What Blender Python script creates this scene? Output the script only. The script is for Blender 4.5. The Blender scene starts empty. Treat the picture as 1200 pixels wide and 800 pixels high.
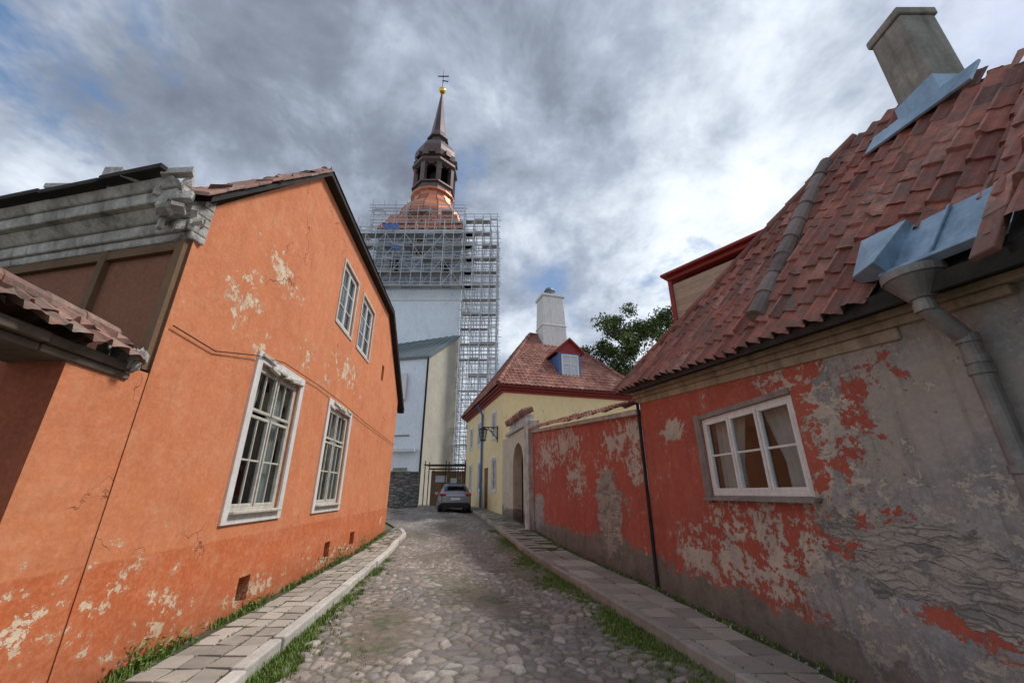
import bpy, math, random
import numpy as np
from mathutils import Vector as V
random.seed(7); np.random.seed(7)
sc=bpy.context.scene
def g(Y):
    return 0.0 if Y<12 else (0.042*(Y-12) if Y<26 else 0.588)
# ------------------------------------------------------------ node helper
class Mt:
    def __init__(s,name):
        s.m=bpy.data.materials.new(name); s.m.use_nodes=True; s.nt=s.m.node_tree
        s.b=s.nt.nodes['Principled BSDF']; s.out=s.nt.nodes['Material Output']
    def n(s,t,ins=None,**p):
        nd=s.nt.nodes.new(t)
        for k,v in p.items(): setattr(nd,k,v)
        if ins:
            for k,v in ins.items(): s.set(nd.inputs[k],v)
        return nd
    def set(s,sock,v):
        if hasattr(v,'is_output'): s.nt.links.new(v,sock)
        else:
            if isinstance(v,(tuple,list)) and len(v)==3 and sock.type=='RGBA': v=(*v,1)
            sock.default_value=v
    def math(s,op,a,b=0.0,c=0.0,clamp=False):
        return s.n('ShaderNodeMath',{0:a,1:b,2:c},operation=op,use_clamp=clamp).outputs[0]
    def mix(s,f,a,b,bt='MIX'):
        return s.n('ShaderNodeMix',{0:f,6:a,7:b},data_type='RGBA',blend_type=bt).outputs[2]
    def noise(s,vec,sc,d=4,r=.6,dist=0.0):
        return s.n('ShaderNodeTexNoise',{'Vector':vec,'Scale':sc,'Detail':float(min(d,6)),'Roughness':r,'Distortion':dist}).outputs[0]
    def mr(s,v,a,b,c=0.0,d=1.0):
        return s.n('ShaderNodeMapRange',{0:v,1:a,2:b,3:c,4:d}).outputs[0]
    def pos(s): return s.n('ShaderNodeNewGeometry').outputs['Position']
    def scale(s,vec,v3): return s.n('ShaderNodeVectorMath',{0:vec,1:v3},operation='MULTIPLY').outputs[0]
    def attr(s,nm): return s.n('ShaderNodeAttribute',attribute_name=nm).outputs['Fac']
    def bump(s,h,st=.5,dist=.02):
        return s.n('ShaderNodeBump',{'Height':h,'Strength':st,'Distance':dist}).outputs[0]
    def fin(s,col,rough=.8,bump=None,metal=0.0,spec=.3):
        s.set(s.b.inputs['Base Color'],col); s.set(s.b.inputs['Roughness'],rough); s.set(s.b.inputs['Metallic'],metal)
        s.b.inputs['Specular IOR Level'].default_value=spec
        if bump is not None: s.set(s.b.inputs['Normal'],bump)
        return s.m
def simple(name,c1,c2=None,sc_=4,rough=.8,metal=0.0,bs=.3,bd=.01,spec=.3,stain=.0,rnd=0.0):
    m=Mt(name); p=m.pos(); c2=c2 or tuple(x*.7 for x in c1)
    n1=m.noise(p,sc_,4,.65); n2=m.noise(p,sc_*7,3,.7)
    col=m.mix(m.mr(n1,.35,.65),c1,c2)
    col=m.mix(m.mr(n2,.35,.75,0,.35),col,tuple(x*.45 for x in c2))
    if stain>0:
        st=m.noise(m.scale(p,(5,5,.5)),1.5,3,.6)
        col=m.mix(m.mr(st,.5,.75,0,stain),col,tuple(x*.3 for x in c2))
    if rnd>0:
        col=m.mix(rnd,col,m.mix(m.attr('rnd'),tuple(x*.45 for x in c1),tuple(min(1,x*1.5) for x in c1)))
    return m.fin(col,rough,m.bump(n2,bs,bd) if bs>0 else None,metal,spec)
def blob(m,U,Z,bl,nz,k,off=0.0):
    cur=None
    for (cu,cz,ru,rz) in bl:
        a=m.math('DIVIDE',m.math('SUBTRACT',U,cu),ru); b=m.math('DIVIDE',m.math('SUBTRACT',Z,cz),rz)
        d=m.math('SQRT',m.math('ADD',m.math('MULTIPLY',a,a),m.math('MULTIPLY',b,b)))
        f=m.math('SUBTRACT',1.0-off,d)
        cur=f if cur is None else m.math('MAXIMUM',cur,f)
    cur=m.math('MAXIMUM',cur,-3.0)
    v=m.math('ADD',cur,m.math('MULTIPLY',m.math('SUBTRACT',nz,.5),k))
    return m.mr(v,0,.06)
def plaster(name,c1,c2,th=.66,under=(.5,.42,.3),under2=(.36,.31,.24),peel=None,grey=None,stone=None,
            plz=None,plc=None,band=None,greyc=((.32,.315,.315),(.2,.198,.2)),stain=.35,lowpeel=.0,keep=None,pk_k=11.0,off=.75,pale=None,bst=.6,dirt=.5):
    m=Mt(name); uv=m.n('ShaderNodeUVMap').outputs[0]
    sp=m.n('ShaderNodeSeparateXYZ',{0:uv}); U,Z=sp.outputs[0],sp.outputs[1]
    nL=m.noise(uv,.7,4,.6); nM=m.noise(uv,3.2,6,.7,.25); nF=m.noise(uv,22,4,.7); nX=m.noise(m.scale(uv,(1.0,1.1,1)),2.1,6,.76,.3)
    nS=m.noise(m.scale(uv,(1.0,1.15,1)),6.5,6,.78,.2)
    nP=m.math('ADD',m.math('MULTIPLY',nX,.5),m.math('MULTIPLY',nS,.5))
    col=m.mix(m.mr(nL,.35,.65),c1,c2)
    if band:
        col=m.mix(m.mr(m.math('ADD',Z,m.math('MULTIPLY',nM,.04)),band[0]-.01,band[0]+.01,1,0),col,band[1])
    if pale: col=m.mix(m.mr(nP,.47,.62,0,.55),col,pale)
    col=m.mix(m.mr(nM,.4,.7,0,.3),col,tuple(x*.68 for x in c2))
    st=m.noise(m.scale(uv,(5,.45,1)),1.3,4,.6)
    col=m.mix(m.mr(st,.5,.75,0,stain),col,tuple(x*.45+.01 for x in c2))
    col=m.mix(m.mr(nF,.45,.75,0,.35),col,tuple(min(1,x*1.3+.06) for x in c1))
    u=m.mix(m.mr(nM,.38,.62),under,under2)
    u=m.mix(m.mr(nF,.5,.7,0,.45),u,tuple(x*.6 for x in under2))
    f=nP
    if lowpeel: f=m.math('ADD',nP,m.mr(Z,.1,1.2,lowpeel,0))
    pk=m.mr(f,th,th+.01)
    if peel: pk=m.math('MAXIMUM',pk,blob(m,U,Z,peel,nP,pk_k,off))
    h=m.math('MULTIPLY',pk,-.7)
    col=m.mix(pk,col,u)
    if plz is not None:
        pm=m.mr(m.math('ADD',Z,m.math('MULTIPLY',m.math('SUBTRACT',nX,.5),1.3)),plz-.03,plz+.03,1,0)
        pc=m.mix(m.mr(nM,.35,.65),plc,tuple(x*.5 for x in plc))
        pc=m.mix(m.mr(nF,.5,.7,0,.4),pc,tuple(x*1.5 for x in plc))
        col=m.mix(pm,col,pc)
    if grey:
        gm=blob(m,U,Z,grey,nX,2.4)
        if keep: gm=m.math('MULTIPLY',gm,m.math('SUBTRACT',1.0,blob(m,U,Z,keep,nP,6.0)))
        gc=m.mix(m.mr(nM,.35,.65),greyc[0],greyc[1]); gc=m.mix(m.mr(nF,.45,.7,0,.45),gc,tuple(min(1,x*1.7) for x in greyc[0]))
        gc=m.mix(m.mr(nL,.46,.58,0,.6),gc,(.4,.345,.28))
        gc=m.mix(m.mr(st,.52,.7,0,.45),gc,(.08,.08,.08))
        lo=m.math('ADD',nS,m.mr(Z,1.7,1.9,.05,-.02))
        gc=m.mix(m.mr(lo,.585,.6,0,.8),gc,(.52,.47,.39))
        gc=m.mix(m.mr(m.math('ADD',nP,m.mr(Z,1.7,1.9,.04,-.06)),.635,.645,0,.95),gc,(.36,.09,.06))
        col=m.mix(gm,col,gc); h=m.math('ADD',h,m.math('MULTIPLY',gm,.4)); h=m.math('ADD',h,m.math('MULTIPLY',m.math('MULTIPLY',gm,m.mr(lo,.585,.6)),-.6))
    if stone:
        sm=blob(m,U,Z,stone,nX,3.2)
        wv=m.n('ShaderNodeVectorMath',{0:m.scale(uv,(4.6,19,1)),1:m.scale(m.n('ShaderNodeTexNoise',{'Vector':uv,'Scale':7.0,'Detail':4.0}).outputs[1],(2.0,2.2,0))},operation='ADD').outputs[0]
        vo=m.n('ShaderNodeTexVoronoi',{'Vector':wv,'Scale':1.0,'Randomness':.8},feature='DISTANCE_TO_EDGE').outputs[0]
        vc=m.n('ShaderNodeTexVoronoi',{'Vector':wv,'Scale':1.0,'Randomness':.8},feature='F1')
        vr=m.n('ShaderNodeSeparateColor',{0:vc.outputs['Color']}).outputs[0]
        scol=m.mix(vr,(.22,.215,.21),(.48,.44,.38)); scol=m.mix(m.mr(nF,.4,.7,0,.6),scol,(.18,.175,.17))
        scol=m.mix(m.mr(vo,.0,.07,.65,0),scol,(.11,.105,.095))
        scol=m.mix(m.mr(nM,.5,.56,0,.85),scol,(.4,.36,.31))
        col=m.mix(sm,col,scol)
        h=m.math('ADD',h,m.math('MULTIPLY',sm,m.math('SUBTRACT',m.math('ADD',m.mr(vo,0,.16,0,.8),m.math('MULTIPLY',vr,1.1)),2.2)))
    col=m.mix(m.mr(m.math('ADD',Z,m.math('MULTIPLY',nX,.5)),.2,.95,dirt,0),col,(.09,.07,.055))
    cr=m.n('ShaderNodeTexVoronoi',{'Vector':m.n('ShaderNodeVectorMath',{0:uv,1:m.scale(m.n('ShaderNodeTexNoise',{'Vector':uv,'Scale':3.5,'Detail':4.0}).outputs[1],(.6,.6,0))},operation='ADD').outputs[0],'Scale':.5},feature='DISTANCE_TO_EDGE').outputs[0]
    crm=m.math('MULTIPLY',m.mr(cr,.0008,.0035,1,0),m.mr(nL,.5,.58))
    col=m.mix(m.math('MULTIPLY',crm,.6),col,(.07,.045,.035))
    h=m.math('ADD',h,m.math('MULTIPLY',crm,-.6))
    h=m.math('ADD',h,m.math('MULTIPLY',nF,.25)); h=m.math('ADD',h,m.math('MULTIPLY',nM,.5)); h=m.math('ADD',h,m.math('MULTIPLY',nL,2.0))
    return m.fin(col,.88,m.bump(h,bst,.024),0,.2)
# ------------------------------------------------------------ mesh helpers
def root(name,loc=(0,0,0)):
    e=bpy.data.objects.new(name,None); e.location=loc; e.empty_display_size=.3; sc.collection.objects.link(e); return e
def mkobj(name,par,verts,faces,mats,smooth=False,bevel=0,rnd=None,uv=None,midx=None,sub=0):
    me=bpy.data.meshes.new(name); me.from_pydata([tuple(v) for v in verts],[],faces)
    o=bpy.data.objects.new(name,me); sc.collection.objects.link(o)
    if not isinstance(mats,(list,tuple)): mats=[mats]
    for m in mats: me.materials.append(m)
    if midx is not None: me.polygons.foreach_set('material_index',midx)
    if rnd is not None and len(rnd)==len(me.polygons):
        a=me.attributes.new('rnd','FLOAT','FACE'); a.data.foreach_set('value',np.array(rnd,dtype=np.float32))
    if uv is not None:
        l=me.uv_layers.new(name='UVMap'); l.data.foreach_set('uv',np.array(uv,dtype=np.float32).ravel())
    if smooth: me.polygons.foreach_set('use_smooth',[True]*len(me.polygons))
    if bevel:
        b=o.modifiers.new('b','BEVEL'); b.width=bevel; b.segments=2; b.limit_method='ANGLE'
    if sub:
        s=o.modifiers.new('s','SUBSURF'); s.levels=sub; s.render_levels=sub
    if par: o.parent=par; o.location=-par.location
    return o
class B:
    def __init__(s): s.v=[];s.f=[];s.r=[]
    def hexa(s,c,r=None):
        i=len(s.v); s.v+= [V(x) for x in c]; r=random.random() if r is None else r
        for q in ((0,3,2,1),(4,5,6,7),(0,1,5,4),(1,2,6,5),(2,3,7,6),(3,0,4,7)):
            s.f.append(tuple(i+k for k in q)); s.r.append(r)
    def box(s,c,sz,ux=(1,0,0),uy=(0,1,0),uz=(0,0,1),r=None):
        c=V(c);ux=V(ux).normalized()*sz[0]/2;uy=V(uy).normalized()*sz[1]/2;uz=V(uz).normalized()*sz[2]/2
        s.hexa([c-ux-uy-uz,c+ux-uy-uz,c+ux+uy-uz,c-ux+uy-uz,c-ux-uy+uz,c+ux-uy+uz,c+ux+uy+uz,c-ux+uy+uz],r)
    def cyl(s,p,q,r0,r1=None,n=8,cap=True,sq=None):
        p=V(p);q=V(q);r1=r0 if r1 is None else r1
        d=(q-p).normalized(); a=V((0,0,1)) if abs(d.z)<.9 else V((1,0,0)); x=d.cross(a).normalized(); y=d.cross(x)
        i=len(s.v)
        for c,r in((p,r0),(q,r1)):
            for k in range(n):
                t=2*math.pi*(k+.5)/n; s.v.append(c+x*math.cos(t)*r+y*math.sin(t)*r)
        rr=random.random()
        for k in range(n):
            s.f.append((i+k,i+(k+1)%n,i+n+(k+1)%n,i+n+k)); s.r.append(rr)
        if cap: s.f.append(tuple(i+k for k in range(n))[::-1]); s.f.append(tuple(i+n+k for k in range(n))); s.r+=[rr,rr]
    def poly(s,pts,r=None):
        i=len(s.v); s.v+=[V(p) for p in pts]; s.f.append(tuple(range(i,i+len(pts)))); s.r.append(random.random() if r is None else r)
    def make(s,name,par,mat,**k): return mkobj(name,par,s.v,s.f,mat,rnd=s.r,**k)
def wall(name,par,P0,P1,zb,top,holes,mat,nin,depth=.15,u0=0.0,zoff=0.0):
    P0=V((P0[0],P0[1],0));P1=V((P1[0],P1[1],0)); L=(P1-P0).length; d=(P1-P0)/L; nin=V((nin[0],nin[1],0)).normalized()
    if not isinstance(top,(list,tuple)): top=[(0,top),(L,top)]
    def tz(s):
        for (a,za),(b,zb_) in zip(top,top[1:]):
            if a-1e-6<=s<=b+1e-6: return za+(zb_-za)*(s-a)/(b-a)
        return top[-1][1]
    us=sorted(set([0,L]+[a for a,_ in top if 0<a<L]+[h[0] for h in holes]+[h[1] for h in holes]))
    vs=[];fs=[];uv=[]
    def q(pts,uvs):
        i=len(vs); vs.extend(pts); fs.append(tuple(range(i,i+4))); uv.extend(uvs)
    for a,b in zip(us,us[1:]):
        m=(a+b)/2; z=zb
        hs=sorted([h for h in holes if h[0]<m<h[1]],key=lambda h:h[2])
        segs=[]
        for h in hs: segs.append((z,z,h[2],h[2])); z=h[3]
        segs.append((z,z,tz(b),tz(a)))
        for s_ in segs:
            pa=P0+d*a;pb=P0+d*b
            q([pa+V((0,0,s_[0])),pb+V((0,0,s_[1])),pb+V((0,0,s_[2])),pa+V((0,0,s_[3]))],[(a+u0,s_[0]+zoff),(b+u0,s_[1]+zoff),(b+u0,s_[2]+zoff),(a+u0,s_[3]+zoff)])
    for (a,b,z0,z1) in holes:
        A=[P0+d*a+V((0,0,z0)),P0+d*b+V((0,0,z0)),P0+d*b+V((0,0,z1)),P0+d*a+V((0,0,z1))]
        U=[(a,z0),(b,z0),(b,z1),(a,z1)]
        for k in range(4):
            j=(k+1)%4
            q([A[k],A[j],A[j]+nin*depth,A[k]+nin*depth],[(U[k][0]+u0,U[k][1]),(U[j][0]+u0,U[j][1]),(U[j][0]+u0+depth,U[j][1]+depth),(U[k][0]+u0+depth,U[k][1]+depth)])
    return mkobj(name,par,vs,fs,mat,uv=uv)
def window(par,name,P,du,nin,w,h,sashes,fm,depth=.08,ft=.06,curt=True,st=.04):
    P=V(P);du=V(du).normalized();n=V(nin).normalized();z=V((0,0,1))
    b=B()
    def bar(x0,x1,z0,z1,dp,th):
        b.box(P+du*(x0+x1)/2+z*(z0+z1)/2+n*(depth+dp),(x1-x0,th,z1-z0),du,n,z)
    bar(0,ft,0,h,0,.07);bar(w-ft,w,0,h,0,.07);bar(ft,w-ft,0,ft,0,.068);bar(ft,w-ft,h-ft,h,0,.068)
    for (x0,x1,z0,z1,c,r) in sashes:
        bar(x0,x0+st,z0,z1,-.012,.05);bar(x1-st,x1,z0,z1,-.012,.05);bar(x0+st,x1-st,z0,z0+st,-.012,.048);bar(x0+st,x1-st,z1-st,z1,-.012,.048)
        for k in range(1,c):
            x=x0+(x1-x0)*k/c; bar(x-.013,x+.013,z0+st,z1-st,-.01,.03)
        for k in range(1,r):
            y=z0+(z1-z0)*k/r; bar(x0+st,x1-st,y-.013,y+.013,-.008,.026)
    b.make(name+'_frame',par,fm,bevel=.006)
    gb=B(); 
    for (x0,x1,z0,z1,c,r) in sashes:
        for i in range(c):
            for j in range(r):
                xa=x0+(x1-x0)*i/c;xb=x0+(x1-x0)*(i+1)/c;za=z0+(z1-z0)*j/r;zb=z0+(z1-z0)*(j+1)/r
                tl=[random.uniform(-.006,.006) for _ in range(3)]
                gb.poly([P+du*xa+z*za+n*(depth+tl[0]),P+du*xb+z*za+n*(depth+tl[1]),P+du*xb+z*zb+n*(depth+tl[1]+tl[2]-tl[0]),P+du*xa+z*zb+n*(depth+tl[2])])
    gb.make(name+'_glass',par,M_glass)
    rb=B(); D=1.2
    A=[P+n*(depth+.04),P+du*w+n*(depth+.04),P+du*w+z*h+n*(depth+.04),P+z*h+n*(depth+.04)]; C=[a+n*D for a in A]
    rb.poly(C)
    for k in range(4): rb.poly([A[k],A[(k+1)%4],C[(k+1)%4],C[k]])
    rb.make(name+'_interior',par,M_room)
    if curt:
        vs=[];fs=[];N=40
        for side in (0,1):
            base=len(vs)
            for i in range(N+1):
                t=i/N; 
                for zz in (0.03,h*.35,h-.02):
                    wd=w*(.30 if zz<h*.9 else .42); x=t*wd; x=x if side==0 else w-x
                    vs.append(P+du*x+z*zz+n*(depth+.14+.025*math.sin(t*34+side)))
            for i in range(N):
                for k in range(2): a=base+i*3+k; fs.append((a,a+3,a+4,a+1))
        mkobj(name+'_curtain',par,vs,fs,M_curt,smooth=True)
def inpoly(px,py,poly):
    r=np.zeros(px.shape,bool); n=len(poly)
    for i in range(n):
        x0,y0=poly[i];x1,y1=poly[(i+1)%n]
        c=((y0>py)!=(y1>py))
        with np.errstate(divide='ignore',invalid='ignore'):
            xi=(x1-x0)*(py-y0)/((y1-y0) if y1!=y0 else 1e-9)+x0
        r^=c&(px<xi)
    return r
def tiles(name,par,O,U,W,poly,mat,tw=.21,th=.33,amp=.042,step=.028,nu=8,sag=.02,jit=.005):
    O=np.array(O,float);U=np.array(U,float);U/=np.linalg.norm(U);W=np.array(W,float);W-=U*W.dot(U);W/=np.linalg.norm(W)
    N=np.cross(U,W); N=N if N[2]>0 else -N
    u0=min(p[0] for p in poly);u1=max(p[0] for p in poly);v0=min(p[1] for p in poly);v1=max(p[1] for p in poly)
    nt=int(math.ceil((u1-u0)/tw));nr=int(math.ceil((v1-v0)/th))
    rt=np.random.rand(nr,nt); ht=np.random.randn(nr,nt)*jit
    uu=np.arange(nt*nu+1)/nu
    lines=[]
    ti=np.clip(uu.astype(int),0,nt-1)
    for r in range(nr):
        for e in (0,1):
            fr=uu%1.0
            prof=amp*(.5+.5*np.cos(2*np.pi*fr)+.2*np.sin(4*np.pi*fr))
            v=v0+(r+e)*th + (ht[r,ti]*1.2 if e==0 else 0)
            h=prof+(step if e==0 else 0)+ht[r,ti]*(1 if e==0 else .3)
            h=h+sag*np.sin((u0+uu*tw)*1.3+r*.35)*np.cos(r*.5+1)
            u=u0+uu*tw+(.01*math.sin(r*7.1))
            lines.append(O+np.outer(u,U)+np.outer(v*np.ones_like(u),W)+np.outer(h,N))
    P=np.concatenate(lines); n=len(uu); fs=[];rd=[]
    for l in range(len(lines)-1):
        r=l//2
        vc=v0+(r+.5)*th if l%2==0 else v0+(r+1)*th
        uc=u0+(uu[:-1]+.5/nu)*tw
        ok=inpoly(uc,np.full(uc.shape,vc-1e-4),poly)
        for i in np.nonzero(ok)[0]:
            a=l*n+i; fs.append((a,a+1,a+n+1,a+n)); rd.append(rt[r,min(nt-1,i//nu)])
    return mkobj(name,par,P.tolist(),fs,mat,rnd=rd)
def ridge(name,par,P,Q,mat,r=.11,seg=.36):
    P=V(P);Q=V(Q);L=(Q-P).length;n=max(1,int(L/seg));b=B();d=(Q-P)/n
    for i in range(n):
        o=V((random.uniform(-.01,.01),random.uniform(-.01,.01),random.uniform(-.01,.01)))
        b.cyl(P+d*i+o,P+d*(i+1.12)+o,r*1.08,r*.88,n=12)
    return b.make(name,par,mat,bevel=.006)
# ------------------------------------------------------------ materials
M_orange=plaster('orange_plaster',(.66,.235,.105),(.6,.2,.088),th=.635,under=(.76,.62,.46),under2=(.66,.46,.3),
    peel=[(1.1,4.0,.6,.6),(1.9,3.5,.4,.35),(1.9,4.8,.9,.45),(3.3,3.8,.5,.3),(4.3,3.68,.4,.22),(1.0,.4,.6,.45),(3.0,.35,1.1,.22),(.3,.8,.4,.45),(6.5,.3,3,.22),(11.4,.8,.3,.35),(5.5,4.2,1.6,.4)],
    band=(1.08,(.55,.14,.05)),stain=.22,lowpeel=.075,pk_k=11,off=.8,pale=(.72,.35,.2),dirt=.4)
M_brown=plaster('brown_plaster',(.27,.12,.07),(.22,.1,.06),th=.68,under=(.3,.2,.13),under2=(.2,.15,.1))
M_orshade=plaster('shaded_orange_plaster',(.4,.11,.055),(.3,.08,.04),th=.64,under=(.4,.28,.18),under2=(.3,.2,.12),stain=.4)  # darkened orange plaster, shade of the recess facet put into the colour
M_red=plaster('red_plaster',(.42,.105,.068),(.34,.082,.055),th=.6,under=(.54,.47,.38),under2=(.4,.36,.32),
    peel=[(5.5,1.0,.6,.5),(4.75,1.05,.6,.5),(4.2,.95,.5,.4),(3.7,2.3,.4,.8),(3.6,1.5,.7,.4),(6.4,.8,.5,.35),(4.2,2.75,.5,.2),(6.6,2.6,.4,.3)],
    grey=[(1.9,2.7,1.75,1.7),(2.2,1.2,1.65,1.5),(3.3,.75,1.1,.5)],keep=[(3.1,.8,.4,.14)],
    stone=[(3.45,1.15,.55,.34),(2.95,1.0,.4,.28)],plz=.52,plc=(.25,.23,.2),lowpeel=.05,pale=(.5,.2,.15),pk_k=9.0,off=.35)
M_gwall=plaster('garden_wall_plaster',(.42,.1,.068),(.33,.08,.055),th=.59,under=(.5,.44,.37),under2=(.4,.37,.33),
    peel=[(8.0,2.4,.5,.8),(8.9,2.6,.8,.5),(12.5,2.9,1.8,.6),(9.6,1.7,.7,.6),(11.5,2.0,.9,.6),(14.5,2.8,1.6,.8)],stone=[(9.4,1.1,.7,.85)],grey=[(15.8,1.0,.9,.6)],plz=.65,plc=(.25,.23,.21),lowpeel=.05,pale=(.5,.2,.15),pk_k=9,off=.4)
M_cream=plaster('cream_plaster',(.62,.52,.4),(.52,.44,.34),th=.57,under=(.38,.33,.27),under2=(.25,.22,.19),plz=.9,plc=(.25,.22,.18))
M_yellow=plaster('yellow_plaster',(.88,.69,.38),(.83,.65,.36),th=.75,under=(.6,.5,.3),under2=(.5,.4,.3),stain=.12)
M_white=plaster('shade_blue_limewash',(.78,.84,.9),(.7,.77,.86),th=.68,under=(.5,.51,.52),under2=(.45,.45,.45),stain=.25)  # white wall; the blue cast of its shaded side is tinted into the colour
M_beige=plaster('beige_render',(.48,.44,.37),(.4,.37,.31),th=.68,under=(.3,.27,.22),under2=(.22,.2,.17),stain=.3)
def rubble(name,sx,sy,ca,cb):
    m=Mt(name); p=m.pos()
    w=m.n('ShaderNodeVectorMath',{0:m.scale(p,(sx,sx,sy)),1:m.scale(m.n('ShaderNodeTexNoise',{'Vector':p,'Scale':1.5}).outputs[1],(.8,.8,.8))},operation='ADD').outputs[0]
    vo=m.n('ShaderNodeTexVoronoi',{'Vector':w,'Scale':1.0},feature='DISTANCE_TO_EDGE').outputs[0]
    vr=m.n('ShaderNodeSeparateColor',{0:m.n('ShaderNodeTexVoronoi',{'Vector':w,'Scale':1.0}).outputs['Color']}).outputs[0]
    c=m.mix(vr,ca,cb); c=m.mix(m.mr(m.noise(p,12,4,.7),.4,.7,0,.5),c,tuple(x*.5 for x in ca)); c=m.mix(m.mr(vo,.02,.1,.8,0),c,tuple(x*.4 for x in ca))
    return m.fin(c,.9,m.bump(m.mr(vo,0,.2),.8,.04))
M_rubble=rubble('rubble_stone',2.2,5,(.14,.14,.14),(.32,.31,.29))
M_tstone=rubble('tower_stone',1.0,2.2,(.3,.33,.38),(.46,.48,.5))
def tilemat(name,ramp,moss=.3):
    m=Mt(name); p=m.pos(); r=m.attr('rnd')
    cr=m.n('ShaderNodeValToRGB',{0:r}); e=cr.color_ramp.elements
    e[0].position=0;e[0].color=(*ramp[0],1);e[1].position=1;e[1].color=(*ramp[-1],1)
    for i,c in enumerate(ramp[1:-1]): x=e.new((i+1)/(len(ramp)-1)); x.color=(*c,1)
    n=m.noise(p,9,5,.7); n2=m.noise(p,1.3,3,.6); n3=m.noise(p,40,3,.7)
    c=m.mix(m.mr(n,.4,.68,0,.7),cr.outputs[0],(.11,.065,.055))
    c=m.mix(m.math('MULTIPLY',m.mr(n2,.45,.65,0,moss),m.mr(n,.4,.6)),c,(.13,.125,.1))
    c=m.mix(m.mr(n3,.55,.75,0,.4),c,(.38,.28,.24))
    return m.fin(c,.72,m.bump(n3,.35,.006),0,.35)
M_tile=tilemat('clay_tile',[(.16,.055,.043),(.34,.11,.075),(.43,.155,.105),(.24,.075,.058),(.5,.23,.17)],.7)
M_tileold=tilemat('old_clay_tile',[(.22,.11,.085),(.38,.17,.125),(.34,.24,.19),(.42,.2,.15)],.9)
M_ridge=simple('ridge_mortar_tile',(.24,.195,.18),(.13,.105,.1),8,.85,bs=.6,rnd=.4)
M_cob=Mt('cobblestone'); m=M_cob; p=m.pos(); r=m.attr('rnd'); ed=m.attr('edge')
cr=m.n('ShaderNodeValToRGB',{0:r}); e=cr.color_ramp.elements; e[0].color=(.13,.125,.125,1);e[1].color=(.52,.48,.44,1)
for q,c in((.25,(.28,.26,.245,1)),(.45,(.18,.175,.175,1)),(.6,(.36,.29,.24,1)),(.75,(.26,.255,.26,1)),(.88,(.41,.35,.3,1))):
    x=e.new(q);x.color=c
c=m.mix(m.mr(m.noise(p,35,5,.7),.38,.7,0,.5),cr.outputs[0],(.12,.11,.1))
big=m.noise(p,.9,4,.65)
c=m.mix(m.mr(big,.4,.65,0,.45),c,(.27,.215,.165))
grn=m.mr(m.noise(p,2.2,5,.72),.48,.62)
dirt=m.mix(grn,(.15,.122,.09),(.055,.08,.027))
dirt=m.mix(m.mr(m.noise(p,60,3,.7),.45,.6,0,.5),dirt,(.25,.22,.18))
c=m.mix(m.mr(ed,.05,.42,1,0),c,dirt)
M_cob=m.fin(c,m.mr(m.noise(p,5,3,.6),.3,.7,.5,.85),m.bump(m.noise(p,60,3,.7),.5,.008),0,.4)
M_slab=simple('paving_slab',(.4,.365,.315),(.3,.27,.235),3,.85,rnd=.45,bs=.4,stain=.3)
M_kerbL=simple('limestone_kerb',(.62,.59,.54),(.46,.43,.39),5,.85,bs=.6,rnd=.2)
M_kerbR=simple('granite_kerb',(.4,.37,.33),(.26,.24,.21),5,.85,bs=.6,rnd=.3)
M_soil=simple('mossy_soil',(.09,.085,.055),(.055,.075,.025),3,.95,bs=.8,bd=.02)
M_ground=simple('ground_earth',(.16,.15,.12),(.12,.12,.09),.8,.95)
M_wh=simple('white_paint',(.8,.8,.78),(.7,.68,.64),6,.6,stain=.25)
M_whold=simple('weathered_white_wood',(.66,.63,.56),(.5,.46,.38),9,.8,stain=.3,bs=.5)
M_stonetrim=simple('weathered_cornice',(.64,.62,.58),(.36,.34,.31),3.5,.9,stain=.7,bs=.8,bd=.02)
M_wood=simple('beige_wood',(.45,.38,.28),(.3,.25,.18),5,.8,stain=.55,bs=.5)
M_dwood=simple('dark_wood',(.04,.034,.032),(.02,.018,.016),6,.8)
M_brwood=simple('brown_planks',(.22,.13,.07),(.14,.085,.05),4,.8,rnd=.3)
M_clad=simple('cladding_board',(.42,.31,.22),(.34,.25,.18),4,.8,rnd=.25)
M_rtrim=simple('red_trim',(.33,.045,.035),(.25,.035,.03),5,.6)
M_metal=simple('galvanised_sheet',(.33,.47,.6),(.25,.36,.47),3,.42,.4,bs=.15,stain=.45)
M_pipe=simple('zinc_pipe',(.32,.3,.28),(.2,.19,.18),5,.55,.35,stain=.4)
M_blackm=simple('black_iron',(.02,.02,.022),(.012,.012,.012),8,.5)
M_conc=simple('chimney_render',(.34,.32,.28),(.21,.2,.175),3,.9,stain=.5,bs=.6)
M_copper=simple('new_copper',(.6,.23,.13),(.38,.14,.085),1.2,.45,.5,rnd=.5,bs=.1)
M_dcop=simple('dark_copper',(.15,.1,.09),(.08,.065,.07),1,.4,.6,rnd=.4,bs=.1)
M_slate=simple('grey_metal_roof',(.16,.2,.21),(.13,.16,.17),1.5,.5,.3)
M_gold=simple('gilding',(.9,.55,.12),(.8,.45,.1),3,.25,1.0)
M_scaf=simple('scaffold_steel',(.5,.52,.55),(.36,.38,.4),3,.5,.3,rnd=.5,bs=0)
M_plank=simple('scaffold_plank',(.42,.4,.37),(.28,.27,.25),3,.8,rnd=.5,bs=0)
M_blue=simple('blue_sheet',(.1,.2,.45),(.08,.15,.35),3,.6)
M_cloth=simple('plastic_sheet',(.6,.66,.72),(.5,.55,.6),2,.5)
m=Mt('window_glass'); fc=m.n('ShaderNodeLayerWeight',{'Blend':.5}).outputs['Facing']
gl=m.n('ShaderNodeBsdfGlossy',{'Color':(.9,.95,1,1),'Roughness':.03}); tr=m.n('ShaderNodeBsdfTransparent',{'Color':(.66,.72,.72,1)})
ms=m.n('ShaderNodeMixShader',{0:m.math('ADD',m.math('MULTIPLY',m.math('POWER',fc,4.0),.7),.06),1:tr.outputs[0],2:gl.outputs[0]})
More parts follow.
